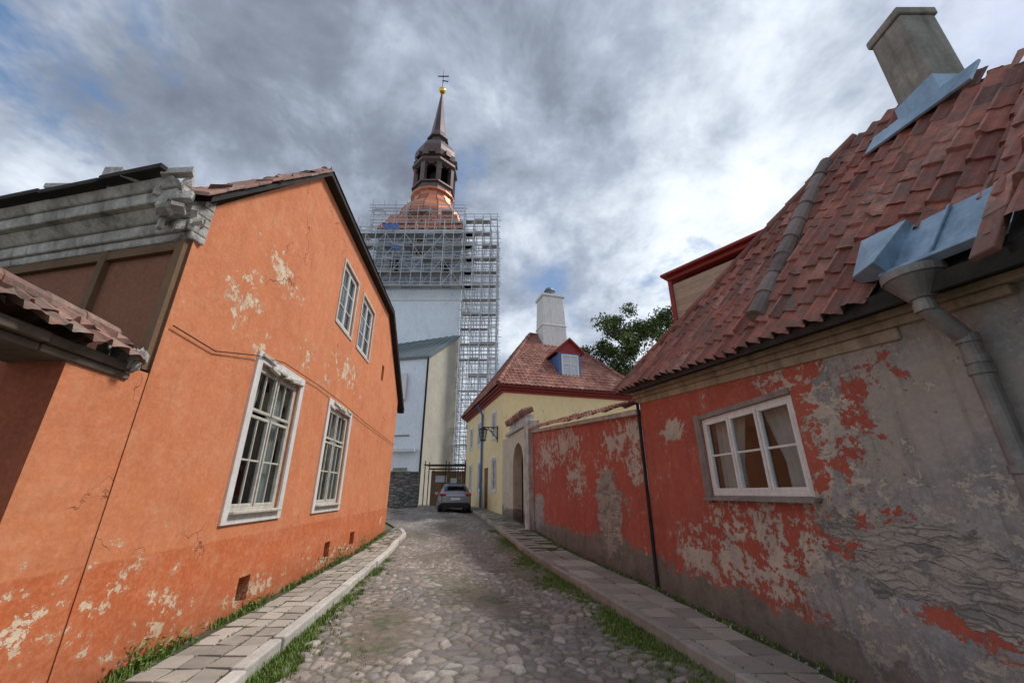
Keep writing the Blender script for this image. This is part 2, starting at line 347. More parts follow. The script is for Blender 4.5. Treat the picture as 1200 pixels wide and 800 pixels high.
m.nt.links.new(ms.outputs[0],m.out.inputs[0]); M_glass=m.m
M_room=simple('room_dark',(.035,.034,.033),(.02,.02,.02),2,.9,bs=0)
M_curt=simple('curtain',(.62,.64,.62),(.52,.54,.52),6,.9,bs=0)
M_leaf=Mt('leaf'); r=M_leaf.attr('rnd'); M_leaf=M_leaf.fin(M_leaf.mix(r,(.02,.042,.01),(.1,.15,.03)),.6)
M_grass=Mt('grass_blade'); r=M_grass.attr('rnd'); M_grass=M_grass.fin(M_grass.mix(r,(.07,.12,.022),(.2,.29,.06)),.6)
M_bark=simple('bark',(.1,.08,.06),(.06,.05,.04),6,.9,bs=.8)
# ------------------------------------------------------------ ground, road, pavements
xs=[-400,-60,-20,-8,0,8,20,60,400]; ys=[-60,-5,3,8,12,15,18,21,24,26,30,60,150,600]
mkobj('ground',None,[(x,y,g(y)-.05) for y in ys for x in xs],[(j*9+i,j*9+i+1,j*9+i+10,j*9+i+9) for j in range(len(ys)-1) for i in range(8)],M_ground)
kL=lambda Y:-1.84-.12*Y if Y<15.5 else -3.7-.36*(Y-15.5)
kR=lambda Y:2.79-.198*Y if Y<22 else -1.566-.27*(Y-22)
wL=lambda Y:-2.97-.10*Y
def wR(Y):
    return 3.395-.126*Y if Y<7.6 else (3.83-.184*Y+(.005) if Y<22 else -.22-.297*(Y-22))
Y=2.6; rows=[]
while Y<38: rows.append(Y); Y+=.0125*Y/4
rows=np.array(rows); NC=300
xl=np.array([kL(y) if y<17 else kL(17)-.5*(y-17) for y in rows])-.03; xr=np.array([kR(y) for y in rows])+.03
T=np.linspace(0,1,NC); X=xl[:,None]*(1-T)+xr[:,None]*T; YY=np.repeat(rows[:,None],NC,1)
c=.135; Xw=X+.06*np.sin(YY*2.3+X*3); Yw=YY+.06*np.sin(X*2.9+YY)
ix=np.floor(Xw/c).astype(int);iy=np.floor(Yw/(c*1.05)).astype(int)
J=np.random.rand(600,600,4)
F1=np.full(X.shape,9.);F2=np.full(X.shape,9.);R=np.zeros(X.shape)
for dx in(-1,0,1):
    for dy in(-1,0,1):
        a=(ix+dx);b=(iy+dy); j=J[a%600,b%600]
        px=(a+.02+.96*j[...,0])*c;py=(b+.02+.96*j[...,1])*c*1.05
        d=np.hypot(Xw-px,(Yw-py))*(.7+.65*j[...,3])
        n1=d<F1; F2=np.where(n1,F1,np.minimum(F2,d)); R=np.where(n1,j[...,2],R); F1=np.where(n1,d,F1)
E=np.clip((F2-F1)/(.5*c),0,1)
low=.014*np.sin(X*1.7+YY*.6)+.012*np.sin(YY*2.1-X)+.01*np.sin(X*5+3*np.sin(YY*1.3))
bury=np.clip(.72+.75*np.sin(X*2.3+1.2*np.sin(YY*.8))*np.sin(YY*1.1+X),.12,1)
edgeb=np.clip(T*14,.1,1)[None,:]*np.clip((1-T)*(6+2*np.sin(YY*2.0)),.06,1)
H=.034*np.sqrt(E)*bury*edgeb+(R-.5)*.026*E+low+np.array([g(y) for y in rows])[:,None]+.03*(1-(2*T-1)**2)[None,:]
P=np.stack([X,YY,H],-1).reshape(-1,3)
me=bpy.data.meshes.new('road'); nr=len(rows)
idx=np.arange(nr*NC).reshape(nr,NC); F=np.stack([idx[:-1,:-1],idx[:-1,1:],idx[1:,1:],idx[1:,:-1]],-1).reshape(-1,4)
me.from_pydata(P.tolist(),[],F.tolist()); me.polygons.foreach_set('use_smooth',[True]*len(me.polygons))
for nm,arr in(('rnd',R),('edge',E*edgeb*np.clip(bury*1.3,0,1))):
    a=me.attributes.new(nm,'FLOAT','POINT'); a.data.foreach_set('value',arr.astype(np.float32).ravel())
me.materials.append(M_cob); o=bpy.data.objects.new('road',me); sc.collection.objects.link(o)
def pavement(kf,wf,y0,y1,sgn,kmat,ncol,step,gap):
    rt=root('pavement',(kf(y0),y0,0)); b=B(); kw=.15*sgn
    y=y0
    while y<y1:
        st=step*random.uniform(.95,1.05)
        a0,a1=kf(y)+kw,kf(y+st)+kw; b0,b1=wf(y)-.14*sgn,wf(y+st)-.14*sgn
        if abs(b0-a0)>.12 and (b0-a0)*sgn>0:
            for i in range(ncol):
                t0,t1=i/ncol+gap,(i+1)/ncol-gap; z=[g(y)+.125+random.uniform(-.01,.01) for _ in range(4)]
                X0,X1,X2,X3=a0+(b0-a0)*t0,a0+(b0-a0)*t1,a1+(b1-a1)*t1,a1+(b1-a1)*t0
                q=[(X0,y+.01,z[0]),(X1,y+.01,z[1]),(X2,y+st-.01,z[2]),(X3,y+st-.01,z[3])]
                lo=[(p[0],p[1],p[2]-.1) for p in q]
                if sgn<0: q=q[::-1];lo=lo[::-1]
                b.hexa(lo+q)
        y+=st
    b.make('slabs',rt,M_slab,bevel=.006)
    ys=np.linspace(y0,y1,30); vs=[];fs=[]
    for i,y in enumerate(ys):
        vs+=[(kf(y)+kw*.4,y,g(y)+.108),(wf(y)+.05*sgn,y,g(y)+.118)]
        if i: k=i*2; fs.append((k-2,k-1,k+1,k))
    mkobj('bedding',rt,vs,fs,M_soil)
    k=B(); y=y0
    while y<y1:
        L=random.uniform(.7,1.1); e=min(y+L-.012,y1); z0=g(y)+.135+random.uniform(-.012,.012);z1=g(e)+.135+random.uniform(-.012,.012)
        j=random.uniform(-.018,.018)
        p=[(kf(y)+j,y),(kf(y)+kw*.95+j,y),(kf(e)+kw*.95+j,e),(kf(e)+j,e)]
        if sgn<0: p=p[::-1]; zz=[z1,z1,z0,z0]
        else: zz=[z0,z0,z1,z1]
        k.hexa([(a,b_,-.1) for a,b_ in p]+[(a,b_,z) for (a,b_),z in zip(p,zz)]); y+=L
    k.make('kerb',rt,kmat,bevel=.02)
pavement(kL,wL,2.6,16.6,-1,M_kerbL,3,.3,.012)
pavement(kR,wR,2.6,32,1,M_kerbR,2,.42,.01)
# ------------------------------------------------------------ ORANGE HOUSE
oh=root('orange_house',(-3.4,3.6,0))
d=V((-.1,1,0)).normalized(); no=V((1,.1,0)).normalized(); ni=-no
fp=lambda Y,z=0,o=0: V((-2.97-.1*Y,Y,z))+no*o
K=1.005; Y0=3.55; s=lambda Y:(Y-Y0)*K
holes=[(s(5.35),s(6.7),1.36,3.3),(s(8.3),s(9.75),1.36,3.3),(s(7.85),s(8.95),5.05,6.5),(s(9.5),s(10.75),5.05,6.5),
       (s(6.0),s(6.3),.24,.55),(s(9.3),s(9.65),.32,.62),(s(11.2),s(11.6),.35,.65),(s(12.5),s(12.8),5.0,5.5)]
wall('street_facade',oh,fp(Y0),fp(15.8),-.3,[(0,4.45),(s(6.0),7.2),(s(12.6),7.3),(s(15.8),5.0)],holes,M_orange,ni,.16)
bd=V((-1,.22,0)).normalized(); bn=V((.22,1,0)).normalized()
c0=fp(Y0); 
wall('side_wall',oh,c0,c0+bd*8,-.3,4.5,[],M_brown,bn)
wall('far_wall',oh,fp(15.8),fp(15.8)+V((-8,-.8,0)),-.3,5.0,[],M_orange,-d)
vb=B()
for h in holes[4:]:
    a=fp(Y0)+d*h[0]+ni*.14; b_=fp(Y0)+d*h[1]+ni*.14
    vb.poly([a+V((0,0,h[2])),b_+V((0,0,h[2])),b_+V((0,0,h[3])),a+V((0,0,h[3]))])
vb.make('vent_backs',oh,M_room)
tb=B(); lb=B()
for (a,b_,z0,z1) in holes[:2]:
    w=.135
    def tr(s0,s1,za,zb,th=.035):
        tb.box(fp(Y0)+d*(s0+s1)/2+no*(th/2-.004)+V((0,0,(za+zb)/2)),(s1-s0,th,zb-za),d,no)
    tr(a-w,a,z0-w,z1+w);tr(b_,b_+w,z0-w,z1+w);tr(a,b_,z0-w,z0,.033);tr(a,b_,z1,z1+w,.033)
    lb.box(fp(Y0)+d*(a+b_)/2+no*.03+V((0,0,z0+.0)),(b_-a+.02,.12,.035),d,no)
    for k in range(9):
        lb.box(fp(Y0)+d*(a+.08+(b_-a-.16)*k/8)+no*.03+V((0,0,z1+random.uniform(-.03,.1))),(random.uniform(.12,.3),.06,random.uniform(.02,.07)),d+V((0,0,random.uniform(-.18,.18))),no,V((0,0,1)))
for (a,b_,z0,z1) in holes[2:4]:
    for x in((a-.03),(b_+.03)): lb.box(fp(Y0)+d*x+no*.008+V((0,0,(z0+z1)/2)),(.07,.03,z1-z0+.12),d,no)
    for z in((z0-.03),(z1+.03)): lb.box(fp(Y0)+d*(a+b_)/2+no*.008+V((0,0,z)),(b_-a,.028,.07),d,no)
tb.make('window_surrounds',oh,M_wh,bevel=.006); lb.make('old_window_timber',oh,M_whold,bevel=.008)
for i,(a,b_,z0,z1) in enumerate(holes[:4]):
    w=b_-a;h=z1-z0;P=fp(Y0)+d*a+V((0,0,z0)); f=.06;mx=w/2
    if i<2:
        tz=h*.64
        sa=[(f,mx-.02,f,tz,2,2),(mx+.02,w-f,f,tz,2,2),(f,mx-.02,tz+.05,h-f,2,1),(mx+.02,w-f,tz+.05,h-f,2,1)]
    else: sa=[(f,mx-.01,f,h-f,1,3),(mx+.01,w-f,f,h-f,1,3)]
    window(oh,'window_%d'%i,P,d,ni,w,h,sa,M_whold if i<2 else M_wh,.07)
rb=B()
def slab(b,p,q,o0,o1,th):
    p=V(p);q=V(q);u=V((0,0,th))
    b.hexa([p+no*o0-u,q+no*o0-u,q+no*o1-u,p+no*o1-u,p+no*o0,q+no*o0,q+no*o1,p+no*o1])
R0,R1,R2,R3=fp(3.4,4.52),fp(6.0,7.3),fp(12.6,7.42),fp(16.5,4.72)
for p,q in((R0,R1),(R1,R2),(R2,R3)): slab(rb,p,q,-.1,.16,.08)
rb.make('verge_boards',oh,M_dwood)
rp=B(); up=V((0,0,.03))
a,b1,b2,c1=R0+no*.18+up,R1+no*.18+up,R2+no*.18+up,R3+no*.18+up
Vd=(R1-R0).normalized(); Wp=(Vd-bd*Vd.dot(bd)).normalized()
rt_=b1+bd*2.6+Wp*2.7
rt2=rt_+bd*6
rp.poly([b1,b2,rt_]); rp.poly([b2,c1,c1+V((-9,-.9,0)),rt2,rt_]); rp.poly([a,b1,rt_,rt2,a+bd*9])
rp.make('roof_base',oh,M_tileold)
pb=(b1-a).dot(bd),(b1-a).dot(Wp); pr=(rt_-a).dot(bd),(rt_-a).dot(Wp)
tiles('roof_tiles',oh,a+V((0,0,.02)),bd,Wp,[(0,-.02),(9,-.02),(9,pr[1]),pr,pb],M_tileold,tw=.22,th=.32,jit=.015,amp=.035)
ridge('verge_tiles',oh,R1+V((0,0,.06)),R2+V((0,0,.06)),M_tileold,.06,.35)
vt=B()
for i in range(11):
    p=R0+(R1-R0)*(i/11)+no*.1+V((0,0,.06)); vt.box(p,(.34,.22,.05),(R1-R0),no+V((0,0,random.uniform(-.2,.2))))
vt.make('verge_loose_tiles',oh,M_tileold,bevel=.01)
cb=B()
def crun(z0,z1,pr0,pr1):
    o=-bn; c_=fp(Y0,0,.02); e=c_+bd*8
    cb.hexa([c_+V((0,0,z0))+bn*.1,e+V((0,0,z0))+bn*.1,e+o*pr0+V((0,0,z0)),c_+o*pr0+V((0,0,z0)),c_+V((0,0,z1))+bn*.1,e+V((0,0,z1))+bn*.1,e+o*pr1+V((0,0,z1)),c_+o*pr1+V((0,0,z1))])
crun(4.06,4.14,.05,.07);crun(4.142,4.26,.1,.12);crun(4.262,4.36,.14,.24);crun(4.362,4.48,.3,.32);crun(4.482,4.57,.34,.4)
cb.make('cornice',oh,M_stonetrim,bevel=.015)
fb=B()
for x0 in(.08,1.1,2.6,4.2): fb.box(c0+bd*x0-bn*.03+V((0,0,3.35)),(.1,.06,1.4),bd,bn)
fb.box(c0+bd*2.2-bn*.03+V((0,0,3.98)),(4.2,.055,.1),bd,bn)
fb.make('panel_frames',oh,M_brwood)
db=B()
for i in range(60):
    p=c0+bd*random.uniform(-.12,4.5)-bn*random.uniform(-.1,.36)+V((0,0,4.6+random.uniform(0,.06)))
    db.box(p,(random.uniform(.08,.3),random.uniform(.08,.2),random.uniform(.03,.1)),(random.uniform(-1,1),random.uniform(-1,1),random.uniform(-.3,.3)),(random.uniform(-1,1),random.uniform(-1,1),0))
for i in range(34):
    p=c0+V((random.uniform(-.3,.06),random.uniform(-.3,.02),random.uniform(4.02,4.6))); db.box(p,[random.uniform(.03,.12) for _ in range(3)],(random.random(),random.random(),random.random()),(random.random(),-random.random(),.3))
db.make('broken_eave_masonry',oh,M_stonetrim)
db=B()
for k in range(10):
    p0=c0-bn*(.42+random.uniform(-.02,.02))+V((0,0,4.6+random.uniform(-.012,.012))); db.box(p0+bd*(.42+.82*k),(.8,.12,.06),bd,bn)
db.make('eave_board',oh,M_dwood,bevel=.01)
ch=B(); ch.box((-8.3,6.1,5.9),(.42,.42,1.9)); ch.box((-8.3,6.1,6.85),(.5,.5,.1)); ch.box((-6.4,5.2,5.9),(.3,.3,1.2)); ch.make('chimneys',oh,M_stonetrim,bevel=.01)
cv=[fp(3.6,3.12,.03),fp(4.3,3.1,.03),fp(5.1,3.32,.05),fp(5.9,3.47,.05),fp(7.4,3.5,.04),fp(8.9,3.48,.05),fp(11,3.4,.04),fp(15.7,3.3,.04)]
cbl=B()
for p,q in zip(cv,cv[1:]): cbl.cyl(p,q,.007,n=5)
cbl.make('cable',oh,M_blackm)
# ------------------------------------------------------------ left yard wall
yw=root('yard_wall',(-3.2,2.8,0))
wall('front_face',yw,fp(2.8,0,-.01),fp(3.56,0,-.01),-.3,2.62,[],M_orange,ni,u0=11.0)
wall('gate_recess_face',yw,fp(2.8,0,-.01),fp(2.8,0,-.01)+V((-3,.2,0)),-.3,2.62,[],M_orshade,(0,1,0),u0=3)
wb=B()
for (o0,o1,z0,z1) in((-.5,.0,2.5,2.56),(-.45,.05,2.562,2.635)):
    for k in range(5):
        p,q=fp(-.5+k*.77),fp(-.5+(k+1)*.77-.01); j=random.uniform(-.012,.012)
        wb.hexa([p+no*o0+V((0,0,z0)),q+no*o0+V((0,0,z0)),q+no*(o1+j)+V((0,0,z0)),p+no*(o1+j)+V((0,0,z0)),p+no*o0+V((0,0,z1)),q+no*o0+V((0,0,z1)),q+no*(o1+j)+V((0,0,z1)),p+no*(o1+j)+V((0,0,z1))][::1])
wb.make('coping_boards',yw,simple('rotten_wood',(.16,.12,.09),(.08,.065,.05),7,.9,bs=.6,rnd=.3),bevel=.01)
tiles('coping_tiles',yw,fp(-.5,2.65,.12),d,V((-1,-.1,.8)),[(0,0),(3.8,0),(3.8,.36),(0,.36)],M_tileold,tw=.17,th=.18,jit=.02,amp=.045)
tiles('coping_tiles_back',yw,fp(-.5,2.65,-.5),d,V((1,.1,.8)),[(0,0),(3.8,0),(3.8,.36),(0,.36)],M_tileold,tw=.17,th=.18,jit=.02,amp=.04)
ridge('coping_ridge',yw,fp(-.5,2.9,-.19),fp(3.25,2.9,-.19),M_tileold,.08,.3)
eb=B(); e0=fp(3.3)
for i in range(26):
    eb.box(e0+no*random.uniform(-.3,.08)+V((0,0,2.58+random.uniform(0,.18))),[random.uniform(.04,.12) for _ in range(3)],(random.random(),random.random(),random.random()),(random.random(),-random.random(),.2))
eb.make('coping_broken_end',yw,M_stonetrim)
# ------------------------------------------------------------ RED HOUSE
rh=root('red_house',(3.4,4,0))
rd=V((-.126,1,0)).normalized(); ri=V((1,.126,0)).normalized(); ro=-ri
rp_=lambda Y,z=0,o=0: V((3.395-.126*Y,Y,z))+ro*o
K2=math.sqrt(1+.126**2); ez=lambda Y:2.93+(Y-2.6)*.1
hy=(4.08,5.72,1.56,2.56)
wall('street_wall',rh,rp_(0),rp_(7.6),-.3,[(0,2.65),(7.6*K2,3.42)],[(hy[0]*K2,hy[1]*K2,hy[2],hy[3])],M_red,ri,.16)
wall('side_wall',rh,rp_(7.6),rp_(7.6)+V((6,.8,0)),-.3,3.4,[],M_red,-rd,u0=10)
w=(hy[1]-hy[0])*K2;h=1.0;P=rp_(hy[0],hy[2]); f=.05
sa=[(f+(w-2*f)*k/3+.006,f+(w-2*f)*(k+1)/3-.006,f,h-f,1,2) for k in range(3)]
window(rh,'window',P,rd,ri,w,h,sa,M_wh,.05,ft=.055)
b=B()
b.box(rp_(hy[1]+.07,(hy[2]+hy[3])/2,.008),(.14,.03,1.16),rd,ro); b.box(rp_((hy[0]+hy[1])/2,hy[3]+.03,.008),(w,.028,.06),rd,ro)
b.make('window_reveal_board',rh,M_pipe)
b=B(); b.box(rp_((hy[0]+hy[1])/2,hy[2]-.025,.03),(w+.16,.14,.03),rd,ro+V((0,0,-.25))); b.make('window_sill',rh,M_pipe,bevel=.004)
b=B()
def erun(o0,o1,dz0,dz1,y0=.6,y1=7.75,bb=None):
    bb=bb or b; p,q=rp_(y0),rp_(y1); z0,z1=ez(y0),ez(y1)
    bb.hexa([p+ro*o0+V((0,0,z0+dz0)),q+ro*o0+V((0,0,z1+dz0)),q+ro*o1+V((0,0,z1+dz0)),p+ro*o1+V((0,0,z0+dz0)),p+ro*o0+V((0,0,z0+dz1)),q+ro*o0+V((0,0,z1+dz1)),q+ro*o1+V((0,0,z1+dz1)),p+ro*o1+V((0,0,z0+dz1))])
erun(-.02,.03,-.25,-.15,y0=2.9);erun(-.02,.06,-.148,-.08,y0=2.2);erun(-.02,.1,-.078,-.02)
b.make('eave_cornice',rh,M_wood,bevel=.012)
b=B(); erun(-.02,.27,-.018,.02,bb=b); erun(.272,.31,-.07,.05,bb=b); b.make('eave_soffit',rh,M_dwood)
O=V((3.1-.126*.6,.6,ez(.6)+.02)); U=V((-.126,1,.1)).normalized(); W=V((1,.126,1.43)); W=(W-U*W.dot(U)).normalized(); N=U.cross(W); N=N if N.z>0 else -N
pj=lambda P:((V(P)-O).dot(U),(V(P)-O).dot(W))
A=V((4.6,4.1,6.02)); Bq=V((4.6,3.3,5.85)); C=V((3.75,1.0,3.95))
ecF=V((3.1-.126*7.9,7.9,ez(7.9)))
pa,pb_,pc,pe=pj(A),pj(Bq),pj(C),pj(ecF)
poly=[(2.2,-.05),(pe[0],-.05),pa,pb_,pc,(pc[0],.6),(2.2,.6)]
tiles('roof_tiles',rh,O,U,W,poly,M_tile,tw=.19,th=.3,sag=.035,nu=10,amp=.07,step=.022,jit=.007)
P3=lambda u,v,o=-.03: O+U*u+W*v+N*o
b=B(); b.poly([P3(2.3,-.02),P3(pe[0],-.02),P3(*pa),P3(*pb_),P3(*pc),P3(pc[0],0)])
b.poly([P3(pe[0],0),P3(*pa),A+V((4,1,-2.5)),ecF+V((5.5,.9,0))]); b.poly([P3(*pa),P3(*pb_),Bq+V((4,0,-2.6)),A+V((4,1,-2.6))]); b.poly([P3(*pb_),P3(*pc),C+V((4,0,-.5)),Bq+V((4,0,-2.6))])
b.make('roof_deck',rh,M_dwood)  # dark wood; its bare near strip also paints the soffit shadow below the flashing
ridge('hip_tiles',rh,P3(pe[0],0,.03),A+V((0,0,.02)),M_tile,.075,.33)
q0=pj(V((3.1,4.15,3.2)));hp_=P3(pe[0],0,.05)+(A-P3(pe[0],0,.05))*.93
ridge('mortared_tile_row',rh,P3(q0[0],.33,.1),hp_+N*.06,M_ridge,.095,.3)
b=B()
def psl(u0,u1,v0,v1,o,th,bb=b):
    bb.hexa([P3(u0,v0,o-th),P3(u1,v0,o-th),P3(u1,v1,o-th),P3(u0,v1,o-th),P3(u0,v0,o),P3(u1,v0,o),P3(u1,v1,o),P3(u0,v1,o)])
psl(.3,2.08,.14,.64,.09,.03)
b.hexa([P3(2.02,.12,.05),P3(2.3,.2,.05),P3(2.42,.72,.05),P3(2.02,.66,.05),P3(2.02,.12,.24),P3(2.3,.2,.14),P3(2.42,.72,.13),P3(2.02,.66,.15)])
psl(1.42,1.445,.14,.64,.115,.022);psl(.9,.925,.14,.64,.115,.022);psl(1.75,1.77,.14,.64,.115,.022)
psl(.3,2.08,.1,.138,.12,.07)
b.make('metal_flashing',rh,M_metal,bevel=.006)
b=B(); hp=V((2.80,2.46,2.93))
b.cyl(hp+V((0,0,.05)),hp+V((0,0,.11)),.175,.175,20); b.cyl(hp+V((0,0,-.1)),hp+V((0,0,.05)),.07,.165,20)
PY=2.47
pts=[hp+V((0,0,-.09)),hp+V((0,0,-.16)),rp_(PY,2.54,.1),rp_(PY,2.4,.09),rp_(PY,1.2,.09),rp_(PY,0.1,.09)]
for i,(p,q) in enumerate(zip(pts,pts[1:])): b.cyl(p,q,.056,.054,16); b.cyl(q-V((0,0,.03)),q+V((0,0,.03)),.063,.063,16)
for z in(.4,1.0,1.7,2.3): b.cyl(rp_(PY,z,.09),rp_(PY,z+.05,.09),.066,.066,16)
b.make('downpipe',rh,M_pipe,smooth=False,bevel=.004)
b=B(); cz=V((4.53,3.1,0)); b.box(cz+V((0,0,5.85)),(.4,.38,1.5)); b.make('chimney_stack',rh,M_conc,bevel=.025)
b=B(); b.box(cz+V((0,0,6.65)),(.45,.42,.11)); b.make('chimney_cap',rh,M_conc,bevel=.02)
b=B(); b.box(cz+V((0,0,5.42)),(.45,.43,.4)); 
qa=pj(V((4.3,3.1,5.35))); psl(qa[0]-.5,qa[0]+.5,qa[1]-.2,qa[1]+.12,.12,.03,b)
b.make('chimney_flashing',rh,M_metal,bevel=.005)
p0,p1=V((4.02,9.0,0)),V((7.2,4.9,0)); dd=(p1-p0).normalized(); nn=V((dd.y,-dd.x,0)); nn=nn if nn.y<0 or nn.x<0 else -nn
b=B(); L=(p1-p0).length
for i in range(14):
    z=4.4+i*.155; b.box((p0+p1)/2-nn*.02+V((0,0,z)),(L,.03,.15),dd,nn+V((0,0,.12)))
b.box((p0+p1)/2-nn*1.8+V((0,0,5.4)),(L,3.5,2.2),dd,nn)
b.make('attic_cladding',rh,M_clad)
b=B(); b.box((p0+p1)/2-nn*1.75+V((0,0,6.66)),(L+.12,3.64,.1),dd,nn); b.box((p0+p1)/2-nn*1.7+V((0,0,6.75)),(L+.3,3.8,.07),dd,nn); b.box(p0+nn*.01+V((0,0,5.5)),(.1,.08,2.2),dd,nn)
b.make('attic_red_eave',rh,M_rtrim,bevel=.01)
# neighbouring roof corner
nb=root('neighbour_roof',(2.6,1,0))
tiles('roof_tiles',nb,V((2.44,-1.5,2.8)),(0,1,0),V((.56,0,.83)),[(0,0),(3.24,0),(3.24,2.4),(0,2.4)],M_tile,tw=.205,th=.3,amp=.055)
b=B(); b.hexa([(2.46,-1.5,2.7),(3.9,-1.5,4.84),(3.9,1.7,4.84),(2.46,1.7,2.7),(2.46,-1.5,2.76),(3.86,-1.5,4.86),(3.86,1.7,4.86),(2.46,1.7,2.76)]); b.make('roof_deck',nb,M_dwood)
b=B(); b.box((4.6,-.3,2.2),(2,2.6,4.4)); b.make('wall_block',nb,M_conc)
vb=B()
for k in range(9):
    p=V((2.44,1.72,2.83))+V((.56,0,.83))*(.3*k); vb.box(p,(.3,.12,.04),(.56,0,.8),(0,1,0),(-.83,0,.56))
vb.make('verge_tiles',nb,M_tile,bevel=.008)
# ------------------------------------------------------------ garden wall
gw=root('garden_wall',(2,10,0))
gp=lambda Y,z=0,o=0: V((3.835-.184*Y,Y,z))+V((-1,-.184,0)).normalized()*o
gd=(gp(16.7)-gp(7.6)); GL=gd.length
wall('wall_face',gw,gp(7.6),gp(16.7),-.3,[(0,3.02),(GL,3.9)],[],M_gwall,(1,0),u0=7.6,zoff=0)
b=B()
def run(bb,P,y0,y1,z0a,z0b,z1a,z1b,o0,o1):
    p,q=P(y0),P(y1); e=(P(y0,0,1)-P(y0))
    bb.hexa([p+e*o0+V((0,0,z0a)),q+e*o0+V((0,0,z0b)),q+e*o1+V((0,0,z0b)),p+e*o1+V((0,0,z0a)),p+e*o0+V((0,0,z1a)),q+e*o0+V((0,0,z1b)),q+e*o1+V((0,0,z1b)),p+e*o1+V((0,0,z1a))])
run(b,gp,7.62,16.7,2.98,3.86,3.08,3.96,-.5,.1); b.make('coping_base',gw,M_stonetrim,bevel=.015)
tiles('coping_tiles',gw,gp(7.65,3.1,.2),gd+V((0,0,.88)),V((1,.184,.5)),[(0,0),(GL,0),(GL,.5),(0,.5)],M_tile,tw=.2,th=.25,nu=6,jit=.015)
b=B(); b.cyl(rp_(7.62,0,.03),rp_(7.62,3.2,.03),.03,n=8); b.make('corner_pipe',gw,M_dwood)
# gateway with arch
gt=root('gateway',(0.3,18.5,0))
q=lambda s_,z=0,o=0: V((.765,16.7,z))+V((-.2266,.974,0))*s_+V((-.974,-.2266,0))*o
vs=[];fs=[];uv=[]
def quad(pts,us):
    i=len(vs);vs.extend(pts);fs.append(tuple(range(i,i+4)));uv.extend(us)
zt=4.2;s0,s1,zs=1.1,3.0,2.75
def qq(a,b_,za,zb,zc,zd): quad([q(a,za,.04),q(b_,zb,.04),q(b_,zc,.04),q(a,zd,.04)],[(a,za),(b_,zb),(b_,zc),(a,zd)])
qq(0,s0,-.2,-.2,zt,zt);qq(s1,5.4,-.2,-.2,zt,zt)
ar=[((s0+s1)/2-math.cos(t)*(s1-s0)/2,zs+math.sin(t)*(s1-s0)/2) for t in np.linspace(0,math.pi,15)]
for (a,za),(b_,zb) in zip(ar,ar[1:]):
    qq(a,b_,za,zb,zt,zt)
ar2=[(s0,-.2)]+ar+[(s1,-.2)]
for (a,za),(b_,zb) in zip(ar2,ar2[1:]): quad([q(a,za,.04),q(b_,zb,.04),q(b_,zb,-.5),q(a,za,-.5)],[(a,za),(b_,zb),(b_+.5,zb),(a+.5,za)])
mkobj('arch_wall',gt,vs,fs,M_cream,uv=uv)
b=B(); 
for i in range(8): b.box(q(s0+.12+i*.24,2.0,-.4),(.23,.05,4.2),V((-.2266,.974,0)),V((-.974,-.2266,0)))
b.make('plank_door',gt,M_dwood)
b=B(); b.box(q(2.05,4.3,-.1),(4.4,.5,.14),V((-.2266,.974,0)),V((-.974,-.2266,0))); b.box(q(2.05,4.55,-.12),(3.0,.4,.4),V((-.2266,.974,0)),V((-.974,-.2266,0)))
b.box(q(-.1,2.1,-.02),(.6,.5,4.5),V((-.2266,.974,0)),V((-.974,-.2266,0))); b.make('pediment',gt,M_stonetrim,bevel=.02)
b=B()
for k in range(9): p=q(.4+k*.4,4.78,.25); b.cyl(p,q(.4+k*.4,4.95,-.2),.16,.13,8)
b.make('pediment_tiles',gt,M_tile)
# ------------------------------------------------------------ YELLOW HOUSE
yh=root('yellow_house',(0,24,0)); C0=V((-.47,22,0)); e1=V((1,.297,0)).normalized(); e2=V((-.297,1,0)).normalized(); YW,YD=8.6,10.8; YE=7.0
yho=[(1.6,2.5,4.6,6.0),(5.6,6.6,4.6,6.0),(8.4,9.4,4.6,6.0),(1.4,2.4,1.7,3.4),(5.2,6.2,1.7,3.4),(8.4,9.4,1.7,3.4),(3.4,4.5,.4,3.0)]
wall('street_facade',yh,C0,C0+e2*YD,-.3,YE,yho,M_yellow,e1,.12)
wall('front_facade',yh,C0,C0+e1*YW,-.3,YE,[],M_yellow,e2)
wall('back_facade',yh,C0+e2*YD,C0+e2*YD+e1*YW,-.3,YE,[],M_yellow,-e2); wall('right_facade',yh,C0+e1*YW,C0+e2*YD+e1*YW,-.3,YE,[],M_yellow,-e1)
tb=B()
for i,(a,b_,z0,z1) in enumerate(yho[:6]):
    w=b_-a;h=z1-z0; window(yh,'window_%d'%i,C0+e2*a+V((0,0,z0)),e2,e1,w,h,[(.06,w/2-.01,.06,h-.06,1,3),(w/2+.01,w-.06,.06,h-.06,1,3)],M_wh,.05,curt=True)
    for x in(a-.06,b_+.06): tb.box(C0+e2*x-e1*.015+V((0,0,(z0+z1)/2)),(.12,.05,h+.24),e2,e1)
    for z in(z0-.06,z1+.06): tb.box(C0+e2*(a+b_)/2-e1*.013+V((0,0,z)),(w,.045,.12),e2,e1)
tb.make('window_trim',yh,M_wh)
b=B(); b.box(C0+e2*3.95+e1*.1+V((0,0,1.7)),(1.1,.06,2.7),e2,e1); b.make('door',yh,M_brwood)
b=B(); ctr=C0+e1*YW/2+e2*YD/2
for z,o,t in((YE-.1,.1,.12),(YE+.02,.22,.1),(YE+.13,.38,.08)): b.box(ctr+V((0,0,z)),(YW+2*o,YD+2*o,t),e1,e2)
b.make('eave_cornice',yh,M_rtrim,bevel=.02)
E=.43; zr=12.7; c00=C0-e1*E-e2*E; c10=C0+e1*(YW+E)-e2*E; c11=C0+e1*(YW+E)+e2*(YD+E); c01=C0-e1*E+e2*(YD+E)
for c_ in(c00,c10,c11,c01): c_.z=YE+.2
r0=C0+e1*3.5+e2*YD/2; r1=C0+e1*5.9+e2*YD/2; r0.z=r1.z=zr
